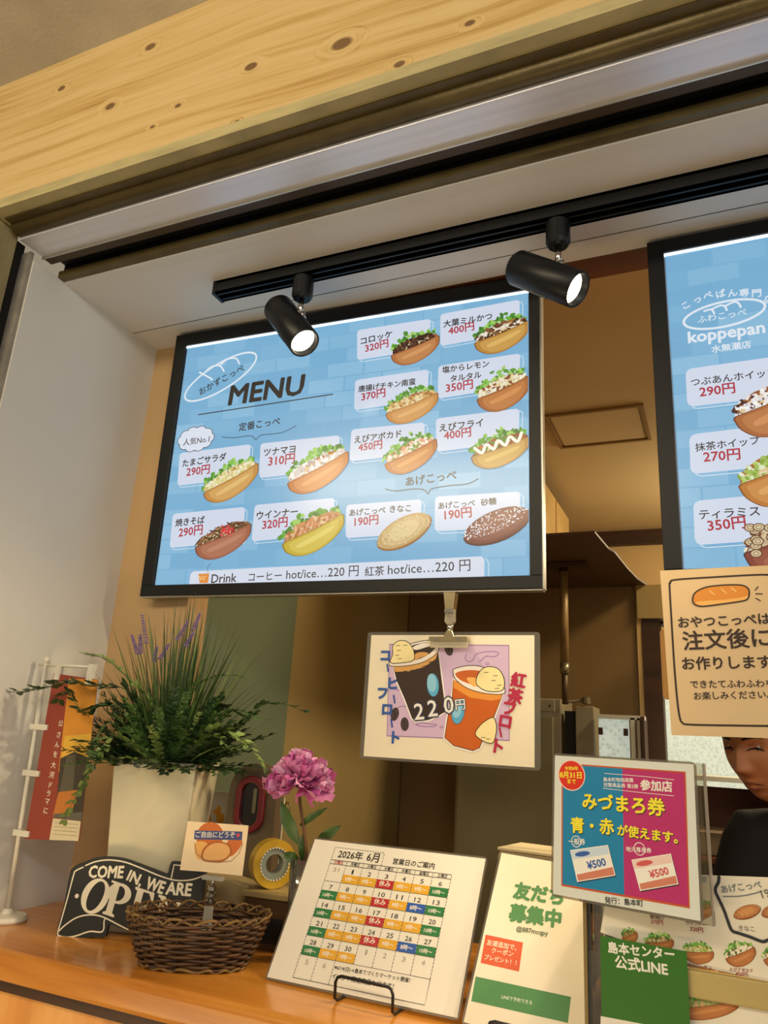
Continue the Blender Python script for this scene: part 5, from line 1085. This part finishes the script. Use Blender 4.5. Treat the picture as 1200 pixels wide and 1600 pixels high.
big_leaf((-0.6675,1.195,1.3274), (-0.6996,1.18,1.3919), .011, 1); big_leaf((-0.6695,1.2,1.3548), (-0.6208,1.2,1.3874), .006, 2); big_leaf((-0.6657,1.21,1.2994), (-0.6644,1.21,1.3475), .007, 3)
big_leaf((-0.6466,1.22,1.3253), (-0.6032,1.22,1.3597), .009, 4); big_leaf((-0.669,1.2,1.303), (-0.6912,1.19,1.3095), .009, 5)

# woven basket
t = thing('wicker_basket', 'small oval brown woven basket with a wavy rim on the counter', 'basket', (-.775, 1.088, ZC), (0, 0, R_(28)))
wk = mat('brown_cane', '523619', .5, var=.3, scale=(30, 30, 60)); wk2 = mat('dark_cane', '3a2410', .5, var=.3, scale=(30, 30, 60)); wk3 = mat('light_cane', '75582a', .5, var=.25, scale=(30, 30, 60))
HB = .066; NS = 44
def bas(a, z, out=0):
    u = z/HB; A_ = .076+(.106-.076)*u**.8+out; B_ = .046+(.064-.046)*u**.8+out; ex = 2.5
    c, s_ = math.cos(a), math.sin(a); return Vector((A_*math.copysign(abs(c)**(2/ex), c), B_*math.copysign(abs(s_)**(2/ex), s_), z))
for k in range(NS//2):
    a = 2*PI*k/(NS//2); MB().tube([bas(a, .002), bas(a, HB*.5), bas(a, HB)], .0016, 6).build('stake', wk2, t, smooth=True)
nr = 15
for r_ in range(nr):
    z = .004+(HB-.006)*r_/(nr-1); pts = []
    for i in range(NS*3):
        a = 2*PI*i/(NS*3); ph = (NS//2)*a*.5*2/2
        pts.append(bas(a, z+.0006*math.sin(a*5+r_),   .0034*math.cos(NS//4*a*1.0+PI*(r_ % 2))))
    MB().tube(pts, .00235, 6, closed=True).build('cane_strand', wk if r_ % 3 else wk2, t, smooth=True)
m = MB(); NSC = 18
for sh in (0, .5):
    pts = []
    for i in range(NSC*8):
        a = 2*PI*i/(NSC*8); pts.append(bas(a, HB-.001+.010*abs(math.sin(NSC*a/2+sh*PI)), .003*math.cos(NSC*a+sh)))
    MB().tube(pts, .0021, 6, closed=True).build('rim_border', wk3 if sh else wk, t, smooth=True)
pts = [bas(2*PI*i/120, .003+.002*math.sin(18*2*PI*i/120), .003) for i in range(120)]
MB().tube(pts, .0026, 6, closed=True).build('foot_border', wk3, t, smooth=True)
MB().prism([(bas(2*PI*i/40, .004, -.002).x, bas(2*PI*i/40, .004, -.002).y) for i in range(40)], .002, .005, axis='z').build('bottom', wk2, t)
t = thing('red_tag', 'tiny red label lying in the woven basket by the front rim', 'tag', (-.742, 1.035, ZC+.0605), (0, .0, R_(28)))
box('tag', (-.006, 0, 0), (.006, .0035, .004), mat('red_label', 'b83a2c', .4), t, bevel=.0005)

# card held by a clip on the basket
A = Art(41)
A.poly([(-.055, .0), (.0548, .003), (.0545, .0765), (-.054, .075)], 'e8cfa8', .5)
A.ell(*(-0.0109,0.0547), .024, .022, 'c46a34', z=1, n=32); A.line([(-0.0357,0.0425),(-0.0302,0.027),(-0.0113,0.0173),(0.01,0.0169),(0.0329,0.0211),(0.0441,0.0332),(0.0483,0.0493)], .0012, '8a6a4a', 2)
A.poly(smooth([(0.0229,0.0517),(0.0463,0.0536),(0.0431,0.0399),(0.0306,0.0276),(0.0224,0.0381)], 4, True), 'c46a34', 1.3); A.poly(smooth([(-0.0345,0.0437),(-0.0145,0.0442),(-0.0137,0.0239),(-0.0247,0.0184),(-0.0333,0.029)], 4, True), 'e0a860', 1.3)
# plain bun picture in the card's colours
A.poly(smooth([(-0.0195,0.0189),(-0.0195,0.0347),(-0.0068,0.0459),(0.0101,0.0484),(0.0267,0.0441),(0.0317,0.0322),(0.02,0.02),(-0.0004,0.016)], 5, True), 'a8602c', 1.6); A.poly(smooth([(-0.0166,0.0209),(-0.0162,0.0336),(-0.005,0.0436),(0.0105,0.0462),(0.0243,0.0424),(0.028,0.0323),(0.0185,0.0225),(-0.001,0.0191)], 5, True), 'dfa868', 2)
A.poly([(-0.0391,0.0617),(0.0457,0.0665),(0.0463,0.0536),(-0.038,0.048)], '44507c', 3); A.text('ご自由にどうぞ', *[(-0.0358,0.0511),(0.0333,0.0558)], 'd8cfc0', .02, z=3.6); A.ell(*(0.0387,0.0603), .003, .003, 'c84a5a', z=3.6)
t = sheet_thing('notice_card', 'small cream card with an orange bun picture and a blue caption above the basket', 'card', (-.785, 1.12, 1.277), pose_rot(12, 4, 0), None, (-.0545, .001, .0545, .0745), A, bg='e8cfa8', inkm=gloss_ink)
t = thing('card_clip', 'clear and silver swivel clip on the basket rim holding the small card', 'clip', (-.780, 1.124, ZC+HB-.01), (0, 0, R_(12)))
cp = clear('clear_clip_plastic', 'e4e0d0', .4, opaque=.3)
MB().prism([(-.009, -.015), (.009, -.015), (.007, .02), (-.007, .02)], -.0105, -.0065).build('lower_jaw', cp, t, bevel=.0008)
for k in range(3): MB().lathe([(.004, 0), (.009-.001*k, .002), (.009-.001*k, .007), (.004, .009)], 18, c=(0, -.004, .021+.010*k)).build('swivel_ring', chrome, t, smooth=False)
MB().tube([(0, -.004, .045), (0, -.004, .062)], .003, 10).build('post', chrome, t, smooth=True)
MB().prism(rrect(-.018, .0575, .018, .0635, .001), -.0085, .0005).build('upper_clamp', cp, t)
# white board with yellow prints behind the pot
A = Art(42); YB = 'c48a1e'
A.poly([(-.09, 0), (.083, 0), (.083, .226), (-.095, .224)], 'b8b39c', .5)
for q in ([(0.0263,0.2005),(0.0387,0.2027),(0.044,0.1942),(0.0527,0.1916),(0.0533,0.1751),(0.0433,0.1654),(0.0305,0.1675),(0.0242,0.1835)], [(-0.0838,0.1853),(-0.0756,0.1906),(-0.0708,0.1979),(-0.0627,0.194),(-0.0629,0.1848),(-0.0549,0.1809),(-0.0544,0.1674),(-0.0689,0.166),(-0.0739,0.1792)], [(-0.1035,0.1766),(-0.0986,0.184),(-0.089,0.1802),(-0.0843,0.1692),(-0.0892,0.1619),(-0.1013,0.163)]):
    A.poly(smooth(q, 4, True), YB, 2)
A.curve([(0.0284,0.1398),(0.0434,0.1424),(0.0537,0.1489),(0.0596,0.1571)], .0014, '7a7458', 2)
A.curve([(0.037,0.2273),(0.0474,0.2236),(0.0591,0.2189),(0.0678,0.2163)], .005, '7a98a4', 2)
t = thing('white_display_board', 'off white board with yellow printed shapes standing behind the pot and peony', 'board', (-.89, 1.37, 1.156))
box('board', (-.094, -.0001, -.002), (.083, .004, .225), mat('dull_white_board', 'b8b39c', .6), t); A.build('print', paper_ink, t)
MB().tube([(.092+.006*math.cos(a), 0, .205+.012*math.sin(a)) for a in [2*PI*i/16 for i in range(16)]], .0014, 6, closed=True).build('ring_hook', steel, t, smooth=True)
MB().tube([(.080, .002, .205), (.087, .001, .205)], .0016, 6).build('ring_tab', steel, t)
# tall grey-brown stand with red rimmed oval opening
t = thing('oval_stand', 'grey brown round-topped stand with a red rimmed oval opening between pot and peony', 'stand', (-.842, 1.315, ZC), (0, 0, R_(10)))
def stad(hw, z0, z1, n=14):
    return [(hw*math.cos(a), z1+hw*math.sin(a)) for a in [PI*i/n for i in range(n+1)]]+[(-hw*math.cos(PI*i/n), z0-hw*math.sin(PI*i/n)) for i in range(n+1)]
gb = mat('grey_brown_plastic', '6a5a42', .4, var=.05); rd = mat('red_rim', '7a1418', .3, coat=.3)
MB().prism([(-.050, 0), (.055, 0)]+[(.055-.005, .245)]+[(.002+.048*math.cos(a), .245+.045*math.sin(a)) for a in [PI*i/12 for i in range(1, 12)]]+[(-.048, .245)], -.012, .02).build('body', gb, t, bevel=.004, seg=3)
m = MB(); o_ = stad(.030, .195, .237); i_ = stad(.018, .195, .237); n_ = len(o_)
vs = [(x, -.022, z) for x, z in o_]+[(x, -.022, z) for x, z in i_]+[(x, -.011, z) for x, z in o_]+[(x, -.011, z) for x, z in i_]
m.add(vs, [(k, (k+1) % n_, n_+(k+1) % n_, n_+k) for k in range(n_)]+[(k, 2*n_+k, 2*n_+(k+1) % n_, (k+1) % n_) for k in range(n_)]+[(n_+k, n_+(k+1) % n_, 3*n_+(k+1) % n_, 3*n_+k) for k in range(n_)])
m.build('red_rim', rd, t, bevel=.002)
MB().prism(i_, -.0125, -.0121).build('dark_recess', mat('dark_recess', '170c08', .3, coat=.3), t)
MB().prism(rrect(.004, .200, .011, .245, .003), -.0145, -.0127).build('reflective_insert', steel, t)
# beige box with a dark button
t = thing('beige_box', 'small beige box with a dark round button behind the basket', 'box', (-.825, 1.235, ZC), (0, 0, R_(8)))
MB().prism([(-.05, 0), (.045, 0), (.055, .085), (-.05, .105)], 0, .05).build('body', mat('beige_plastic', 'a89468', .45), t, bevel=.004, seg=3)
MB().lathe([(.005, 0), (.0048, .003)], 16, M=Matrix.Translation((.012, .0, .055)) @ Matrix.Rotation(PI/2, 4, 'X')).build('button', blackmetal, t)
# box with a pale lid and the tape dispenser on it
t = thing('storage_box', 'brown box with a pale wooden lid left of the glass vase', 'box', (-.735, 1.215, ZC), (0, 0, R_(5)))
box('body', (-.040, 0, 0), (.042, .09, .078), wood('box_brown_wood', ['3c2814', '4e361c', '5c4224'], 'x'), t, bevel=.002)
box('lid', (-.046, -.005, .0785), (.048, .095, .088), wood('pale_lid_wood', ['8a7648', 'a08a58', 'ac9864'], 'x'), t, bevel=.0015)
box('drawer_gap', (-.034, -.0012, .012), (.036, .0, .05), blackgap, t)
t = thing('tape_roll', 'yellow roll of tape with a grey core standing on the pale lidded box', 'tape', (-.748, 1.25, ZC+.0885), (0, 0, R_(52)))
m = MB(); m.ringlathe([(.026, -.012), (.040, -.012), (.040, .012), (.026, .012)], n=40, M=Matrix.Translation((0, 0, .040)) @ Matrix.Rotation(PI/2, 4, 'X')); m.build('tape', mat('yellow_tape', 'b8942a', .35, coat=.3), t, smooth=False)
MB().ringlathe([(.016, -.0105), (.0258, -.0105), (.0258, .0105), (.016, .0105)], n=32, M=Matrix.Translation((0, 0, .040)) @ Matrix.Rotation(PI/2, 4, 'X')).build('core', mat('grey_core', '7c8478', .4), t)
for k in range(28):
    a = 2*PI*k/28; c = Vector((.0262*math.cos(a), -.0128, .040+.0262*math.sin(a)))
    MB().box((-.0012, -.0008, -.0014), (.0012, .0008, .0014), Matrix.Translation(c) @ Matrix.Rotation(-a, 4, 'Y')).build('core_tooth', whitef, t)

# ================================================================== THE COOK
HX, HY, HZ = (0.0788,1.84,1.5451)
skin = mat('warm_skin', 'a8704a', .5, var=.08, scale=(20, 20, 20)); black_cloth = mat('black_cotton', '0c0c0e', .85, var=.15, scale=(30, 30, 30), bump=.2, bscale=300)
t = thing('person', 'person in a black T-shirt and dark cap looking down behind the counter', 'person', (HX+.12, HY+.03, 0))
head_rot = Matrix.Translation((-.12, -.04, HZ)) @ Matrix.Rotation(R_(-37), 4, 'Z') @ Matrix.Rotation(R_(16), 4, 'X')
def G(x, m, s_): return math.exp(-((x-m)/s_)**2)
def head_pt(th, ph):
    # face looks towards -y
    sx, cx = math.sin(th), math.cos(th); cp_, sp = math.cos(ph), math.sin(ph)
    x = .077*sx*cp_; y = -.094*cx*cp_; z = .122*sp
    front = max(0.0, cx)
    if z < 0:
        k = (-z/.122); x *= 1-.26*k**1.6; y = y*(1-.10*k**2) if y < 0 else y*(1-.42*k**1.4)
    if y > 0: y *= 1.08
    fr = front**1.5 if cp_ > 0 else 0
    y -= fr*(.010*G(x, 0, .03)*G(z, -.095, .022)-.0)                     # chin
    y -= fr*.024*G(x, 0, .0105+.004*max(0, (.0-z)/.03))*(G(z, -.030, .014) if z < -.030 else max(0, min(1, (.022-z)/.052)))  # nose
    y -= fr*.006*(G(x, .013, .007)+G(x, -.013, .007))*G(z, -.034, .009)  # nostril wings
    y += fr*.011*(G(x, .031, .015)+G(x, -.031, .015))*G(z, .010, .013)   # eye sockets
    y -= fr*.006*G(z, .031, .010)*G(abs(x), .026, .024)                  # brow
    y -= fr*.005*(G(x, .040, .018)+G(x, -.040, .018))*G(z, -.022, .020)  # cheeks
    y -= fr*.0085*G(x, 0, .024)*(G(z, -.0600, .0055)+1.05*G(z, -.0725, .0062))  # lips
    y += fr*.004*G(x, 0, .022)*G(z, -.0662, .0022)                       # mouth line
    y += fr*.004*G(x, 0, .02)*G(z, -.083, .007)                          # below the lower lip
    return Vector((x, y, z))
m = MB(); nt_, np_ = 120, 96
vs = []
for j in range(np_+1):
    ph = -PI/2+PI*j/np_
    for i in range(nt_): vs.append(head_rot @ head_pt(2*PI*i/nt_, ph))
vs = [head_rot @ head_pt(0, -PI/2)]+vs[nt_:-nt_]+[head_rot @ head_pt(0, PI/2)]; N_ = len(vs)-1
m.add(vs, [(1+j*nt_+i, 1+j*nt_+(i+1) % nt_, 1+(j+1)*nt_+(i+1) % nt_, 1+(j+1)*nt_+i) for j in range(np_-2) for i in range(nt_)]+[(0, 1+(i+1) % nt_, 1+i) for i in range(nt_)]+[(N_, N_-nt_+i, N_-nt_+(i+1) % nt_) for i in range(nt_)])
for q in (1, -1):      # ears
    ev = []; 
    for j in range(9):
        ph = -PI/2+PI*j/8
        for i in range(14):
            a = 2*PI*i/14; p = Vector((q*(.078+.006*math.cos(ph)*math.cos(a)), .008+.016*math.cos(ph)*math.sin(a)+.010, -.005+.031*math.sin(ph))); ev.append(head_rot @ p)
    m.add(ev, [(j*14+i, j*14+(i+1) % 14, (j+1)*14+(i+1) % 14, (j+1)*14+i) for j in range(8) for i in range(14)])
# joints and radii; limbs are tapering closed tubes merged with head and trunk into one surface
KZ = (HZ-.10)/1.445
J = {k: ((p[0], p[1], p[2]*KZ), r) for k, (p, r) in {
     'neck0': ((-.01, .055, 1.33), .066), 'neck': ((-.065, .02, 1.445), .055), 'skull': ((-.112, -.010, 1.52), .052),
     'shL': ((-.150, .075, 1.345), .058), 'elL': ((-.225, -.01, 1.10), .044), 'wrL': ((-.12, -.20, 1.08), .029), 'paL': ((-.10, -.255, 1.068), .026),
     'shR': ((.150, .075, 1.345), .058), 'elR': ((.225, -.01, 1.10), .044), 'wrR': ((.12, -.20, 1.08), .029), 'paR': ((.10, -.255, 1.068), .026),
     'hpL': ((-.085, .10, .88), .088), 'knL': ((-.095, .08, .50), .060), 'anL': ((-.10, .11, .09), .040), 'toL': ((-.115, -.03, .035), .032),
     'hpR': ((.085, .10, .88), .088), 'knR': ((.095, .08, .50), .060), 'anR': ((.10, .11, .09), .040), 'toR': ((.115, -.03, .035), .032)}.items()}
TORSO = [(.84, .150, .105), (.92, .158, .112), (1.0, .145, .102), (1.08, .132, .094), (1.18, .142, .100), (1.27, .158, .106), (1.335, .150, .094), (1.375, .105, .074), (1.40, .062, .055)]
def limb(m, chain, g=0.0, n=14):
    pts = [Vector(c[0]) for c in chain]; rr = [c[1]+g for c in chain]; P_, R2 = [], []
    for i in range(len(pts)-1):
        for k in range(6): P_.append(pts[i].lerp(pts[i+1], k/6)); R2.append(rr[i]*(1-k/6)+rr[i+1]*k/6)
    P_.append(pts[-1]); R2.append(rr[-1]); d0 = (pts[0]-pts[1]).normalized(); d1 = (pts[-1]-pts[-2]).normalized()
    h0 = [(P_[0]+d0*R2[0]*q, R2[0]*math.sqrt(max(.02, 1-q*q))) for q in (.95, .75, .45)]; h1 = [(P_[-1]+d1*R2[-1]*q, R2[-1]*math.sqrt(max(.02, 1-q*q))) for q in (.45, .75, .95)]
    P_ = [p for p, _ in h0]+P_+[p for p, _ in h1]; R2 = [r for _, r in h0]+R2+[r for _, r in h1]
    m.tube(P_, R2, n)
def trunk(m, g=0.0, z0=0, z1=9):
    L = [t_ for t_ in TORSO if z0 <= t_[0] <= z1]; n = 28; vs = []
    for z, a_, b_ in L:
        for i in range(n): vs.append(((a_+g)*math.cos(2*PI*i/n), .085+(b_+g)*math.sin(2*PI*i/n), z*KZ))
    m.add(vs, [(j*n+i, j*n+(i+1) % n, (j+1)*n+(i+1) % n, (j+1)*n+i) for j in range(len(L)-1) for i in range(n)]+[tuple(range(n-1, -1, -1)), tuple((len(L)-1)*n+i for i in range(n))])
def merged(m, name, m_, voxel, sm=4):
    o = m.build(name, m_, t, smooth=True); r = o.modifiers.new('r', 'REMESH'); r.mode = 'VOXEL'; r.voxel_size = voxel; r.use_smooth_shade = True
    if sm: q = o.modifiers.new('s', 'SMOOTH'); q.iterations = sm; q.factor = .5
    dg = bpy.context.evaluated_depsgraph_get(); dg.update(); me = bpy.data.meshes.new_from_object(o.evaluated_get(dg), depsgraph=dg); o.modifiers.clear(); o.data = me
    b = bmesh.new(); b.from_mesh(me); seen = set(); comps = []
    for v0 in b.verts:
        if v0 in seen: continue
        st_ = [v0]; seen.add(v0); cmp_ = []
        while st_:
            v = st_.pop(); cmp_.append(v)
            for e in v.link_edges:
                u = e.other_vert(v)
                if u not in seen: seen.add(u); st_.append(u)
        comps.append(cmp_)
    comps.sort(key=len, reverse=True); bmesh.ops.delete(b, geom=[v for c in comps[1:] for v in c], context='VERTS'); b.to_mesh(me); b.free()
    for p in me.polygons: p.use_smooth = True
    return o
trunk(m); limb(m, [J['neck0'], J['neck'], J['skull']])
lf = lambda a, b, u: tuple(J[a][0][i]*(1-u)+J[b][0][i]*u for i in range(3))
for q, S_ in ((-1, 'L'), (1, 'R')):
    limb(m, [((q*.07, .08, 1.33*KZ), .06), J['sh'+S_], (lf('sh'+S_, 'el'+S_, .4), .052), J['el'+S_], (lf('el'+S_, 'wr'+S_, .3), .042), J['wr'+S_]])
    limb(m, [J['hp'+S_], (lf('hp'+S_, 'kn'+S_, .4), .082), J['kn'+S_], (lf('kn'+S_, 'an'+S_, .35), .058), J['an'+S_]]); limb(m, [J['an'+S_], J['to'+S_]])
    b = Vector(J['pa'+S_][0]); m.prism([(b.x-.036, b.y-.04), (b.x+.036, b.y-.04), (b.x+.032, b.y+.04), (b.x+.02, b.y+.06), (b.x-.02, b.y+.06), (b.x-.032, b.y+.04)], b.z-.013, b.z+.013, axis='z')
    limb(m, [J['wr'+S_], (tuple(b), .022)], n=10)
    for ox, ln in ((-.028, .062), (-.010, .072), (.009, .068), (.027, .052)):
        f1 = b+Vector((ox, -.036, -.001)); f2 = f1+Vector((ox*.15, -ln*.42, -.012)); f3 = f2+Vector((ox*.05, -ln*.28, -.020)); limb(m, [(tuple(b+Vector((ox*.9, -.01, 0))), .0095), (tuple(f1), .0092), (tuple(f2), .0083), (tuple(f3), .0072)], n=10)
    limb(m, [(tuple(b+Vector((-q*.012, .03, 0))), .012), (tuple(b+Vector((-q*.044, .000, -.006))), .0105), (tuple(b+Vector((-q*.056, -.034, -.016))), .0085)], n=10)
body = merged(m, 'body', skin, .0032, 3)
m = MB(); trunk(m, .012, .9, 1.39)
for q, S_ in ((-1, 'L'), (1, 'R')): limb(m, [((q*.07, .08, 1.33*KZ), .062), J['sh'+S_], (lf('sh'+S_, 'el'+S_, .35), .058), (lf('sh'+S_, 'el'+S_, .62), .056)], .010, 18)
merged(m, 't_shirt', black_cloth, .006, 4)
m = MB(); trunk(m, .013, 0, .93)
for q, S_ in ((-1, 'L'), (1, 'R')): limb(m, [J['hp'+S_], (lf('hp'+S_, 'kn'+S_, .4), .084), J['kn'+S_], (lf('kn'+S_, 'an'+S_, .9), .052)], .013, 18)
merged(m, 'trousers', mat('dark_trousers', '1c1c22', .8), .008, 4)
for q, a_, b_ in ((-1, 'anL', 'toL'), (1, 'anR', 'toR')):
    A0 = Vector(J[a_][0]); MB().prism([(-.045, .04), (-.05, -.06), (-.035, -.14), (0, -.155), (.035, -.14), (.05, -.06), (.045, .04), (0, .06)], 0.001, .085, axis='z').build('shoe', black_cloth, t, bevel=.02, seg=4, loc=(A0.x+q*.006, A0.y, 0))
# cap, hair, brows, eyes, lips
def headpart(name, f, m_, smooth_=True): f.v = [tuple(head_rot @ Vector(v)) for v in f.v]; return f.build(name, m_, t, smooth=smooth_)
m = MB(); vs = []; cols_ = 40
for j in range(13):
    ph = .18+(PI/2-.18)*j/12
    for i in range(cols_):
        p = head_pt(2*PI*i/cols_, max(ph, .42)); a = 2*PI*i/cols_
        vs.append(Vector((.085*math.sin(a)*math.cos(ph), -.100*math.cos(a)*math.cos(ph)+.004, .030+.110*math.sin(ph))))
m.add(vs, [(j*cols_+i, j*cols_+(i+1) % cols_, (j+1)*cols_+(i+1) % cols_, (j+1)*cols_+i) for j in range(12) for i in range(cols_)])
headpart('cap', m, black_cloth)
m = MB(); m.prism([(.075*math.sin(a), -.085-.0*math.cos(a)-.062*math.cos(a)) for a in [-1.45+2.9*i/14 for i in range(15)]]+[(.05, -.078), (-.05, -.078)], .046, .050, axis='z'); headpart('cap_brim', m, black_cloth, False)
hair = mat('black_hair', '100c0a', .6, var=.3, scale=(60, 60, 60), bump=.5, bscale=400)
m = MB(); vs = []
for j in range(8):
    for i in range(30):
        a = PI*.5+PI*i/29+ (0); ph = -.55+.95*j/7; p = head_pt(a, ph); vs.append(p*1.035+Vector((0, .002, 0)))
m.add(vs, [(j*30+i, j*30+i+1, (j+1)*30+i+1, (j+1)*30+i) for j in range(7) for i in range(29)]); headpart('hair', m, hair)
def on_face(x, z, out=.0):
    # walk the head grid for the face point nearest to (x, z)
    best = None
    for j in range(14, 80):
        ph = -PI/2+PI*j/np_*1.0
        for i in list(range(0, 26))+list(range(nt_-26, nt_)):
            p = head_pt(2*PI*i/nt_, ph); dd = (p.x-x)**2+(p.z-z)**2
            if best is None or dd < best[0]: best = (dd, p)
    return Vector((x, best[1].y-out, z))
white_eye = mat('eye_white', 'cfc4b4', .3); iris = mat('dark_iris', '1a100a', .2); lipm = mat('lip_skin', '7c4436', .45)
for q in (1, -1):
    MB().tube([on_face(q*x, z, .0012) for x, z in ((.014, .0265), (.024, .0305), (.036, .031), (.047, .026))], [.0018, .0032, .003, .0012], 6).v
    m = MB().tube([on_face(q*x, z, .0010) for x, z in ((.014, .0265), (.024, .0305), (.036, .031), (.047, .026))], [.0018, .0032, .003, .0012], 6); headpart('eyebrow', m, hair)
    c = on_face(q*.031, .007); ev = MB(); ev.lathe([(.0005, -.0115), (.006, -.0098), (.0100, -.0055), (.0115, 0), (.0100, .0055), (.006, .0098), (.0005, .0115)], 18, c=(c.x, c.y+.0098, c.z)); headpart('eye', ev, white_eye)
    m = MB().tube([on_face(q*x, z, .0016) for x, z in ((.016, .0045), (.022, .0068), (.031, .0072), (.040, .0055), (.046, .002))], [.0008, .0017, .002, .0018, .0008], 6); headpart('upper_lash', m, hair)
    m = MB().tube([on_face(q*x, z, .0006) for x, z in ((.018, .014), (.031, .0165), (.044, .011))], [.001, .0022, .001], 6); headpart('eyelid', m, skin)
    m = MB(); m.lathe([(.0003, -.0012), (.0034, -.0004), (.0034, .0004), (.0003, .0012)], 12, M=Matrix.Translation((c.x, c.y-.0018, c.z-.0025)) @ Matrix.Rotation(PI/2, 4, 'X')); headpart('iris', m, iris)
m = MB().tube([on_face(x, z, .0004) for x, z in ((-.024, -.0685), (-.012, -.0655), (0, -.0662), (.012, -.0655), (.024, -.0685))], [.0006, .0013, .0014, .0013, .0006], 6); headpart('mouth_line', m, mat('mouth_shadow', '3c1c16', .6))
m = MB().tube([on_face(x, z, .0002) for x, z in ((-.020, -.0705), (-.01, -.0735), (0, -.074), (.01, -.0735), (.020, -.0705))], [.0008, .0026, .003, .0026, .0008], 8); headpart('lower_lip', m, lipm)
m = MB().tube([on_face(x, z, .0002) for x, z in ((-.020, -.0655), (-.008, -.0605), (0, -.0615), (.008, -.0605), (.020, -.0655))], [.0006, .0018, .0018, .0018, .0006], 8); headpart('upper_lip', m, lipm)
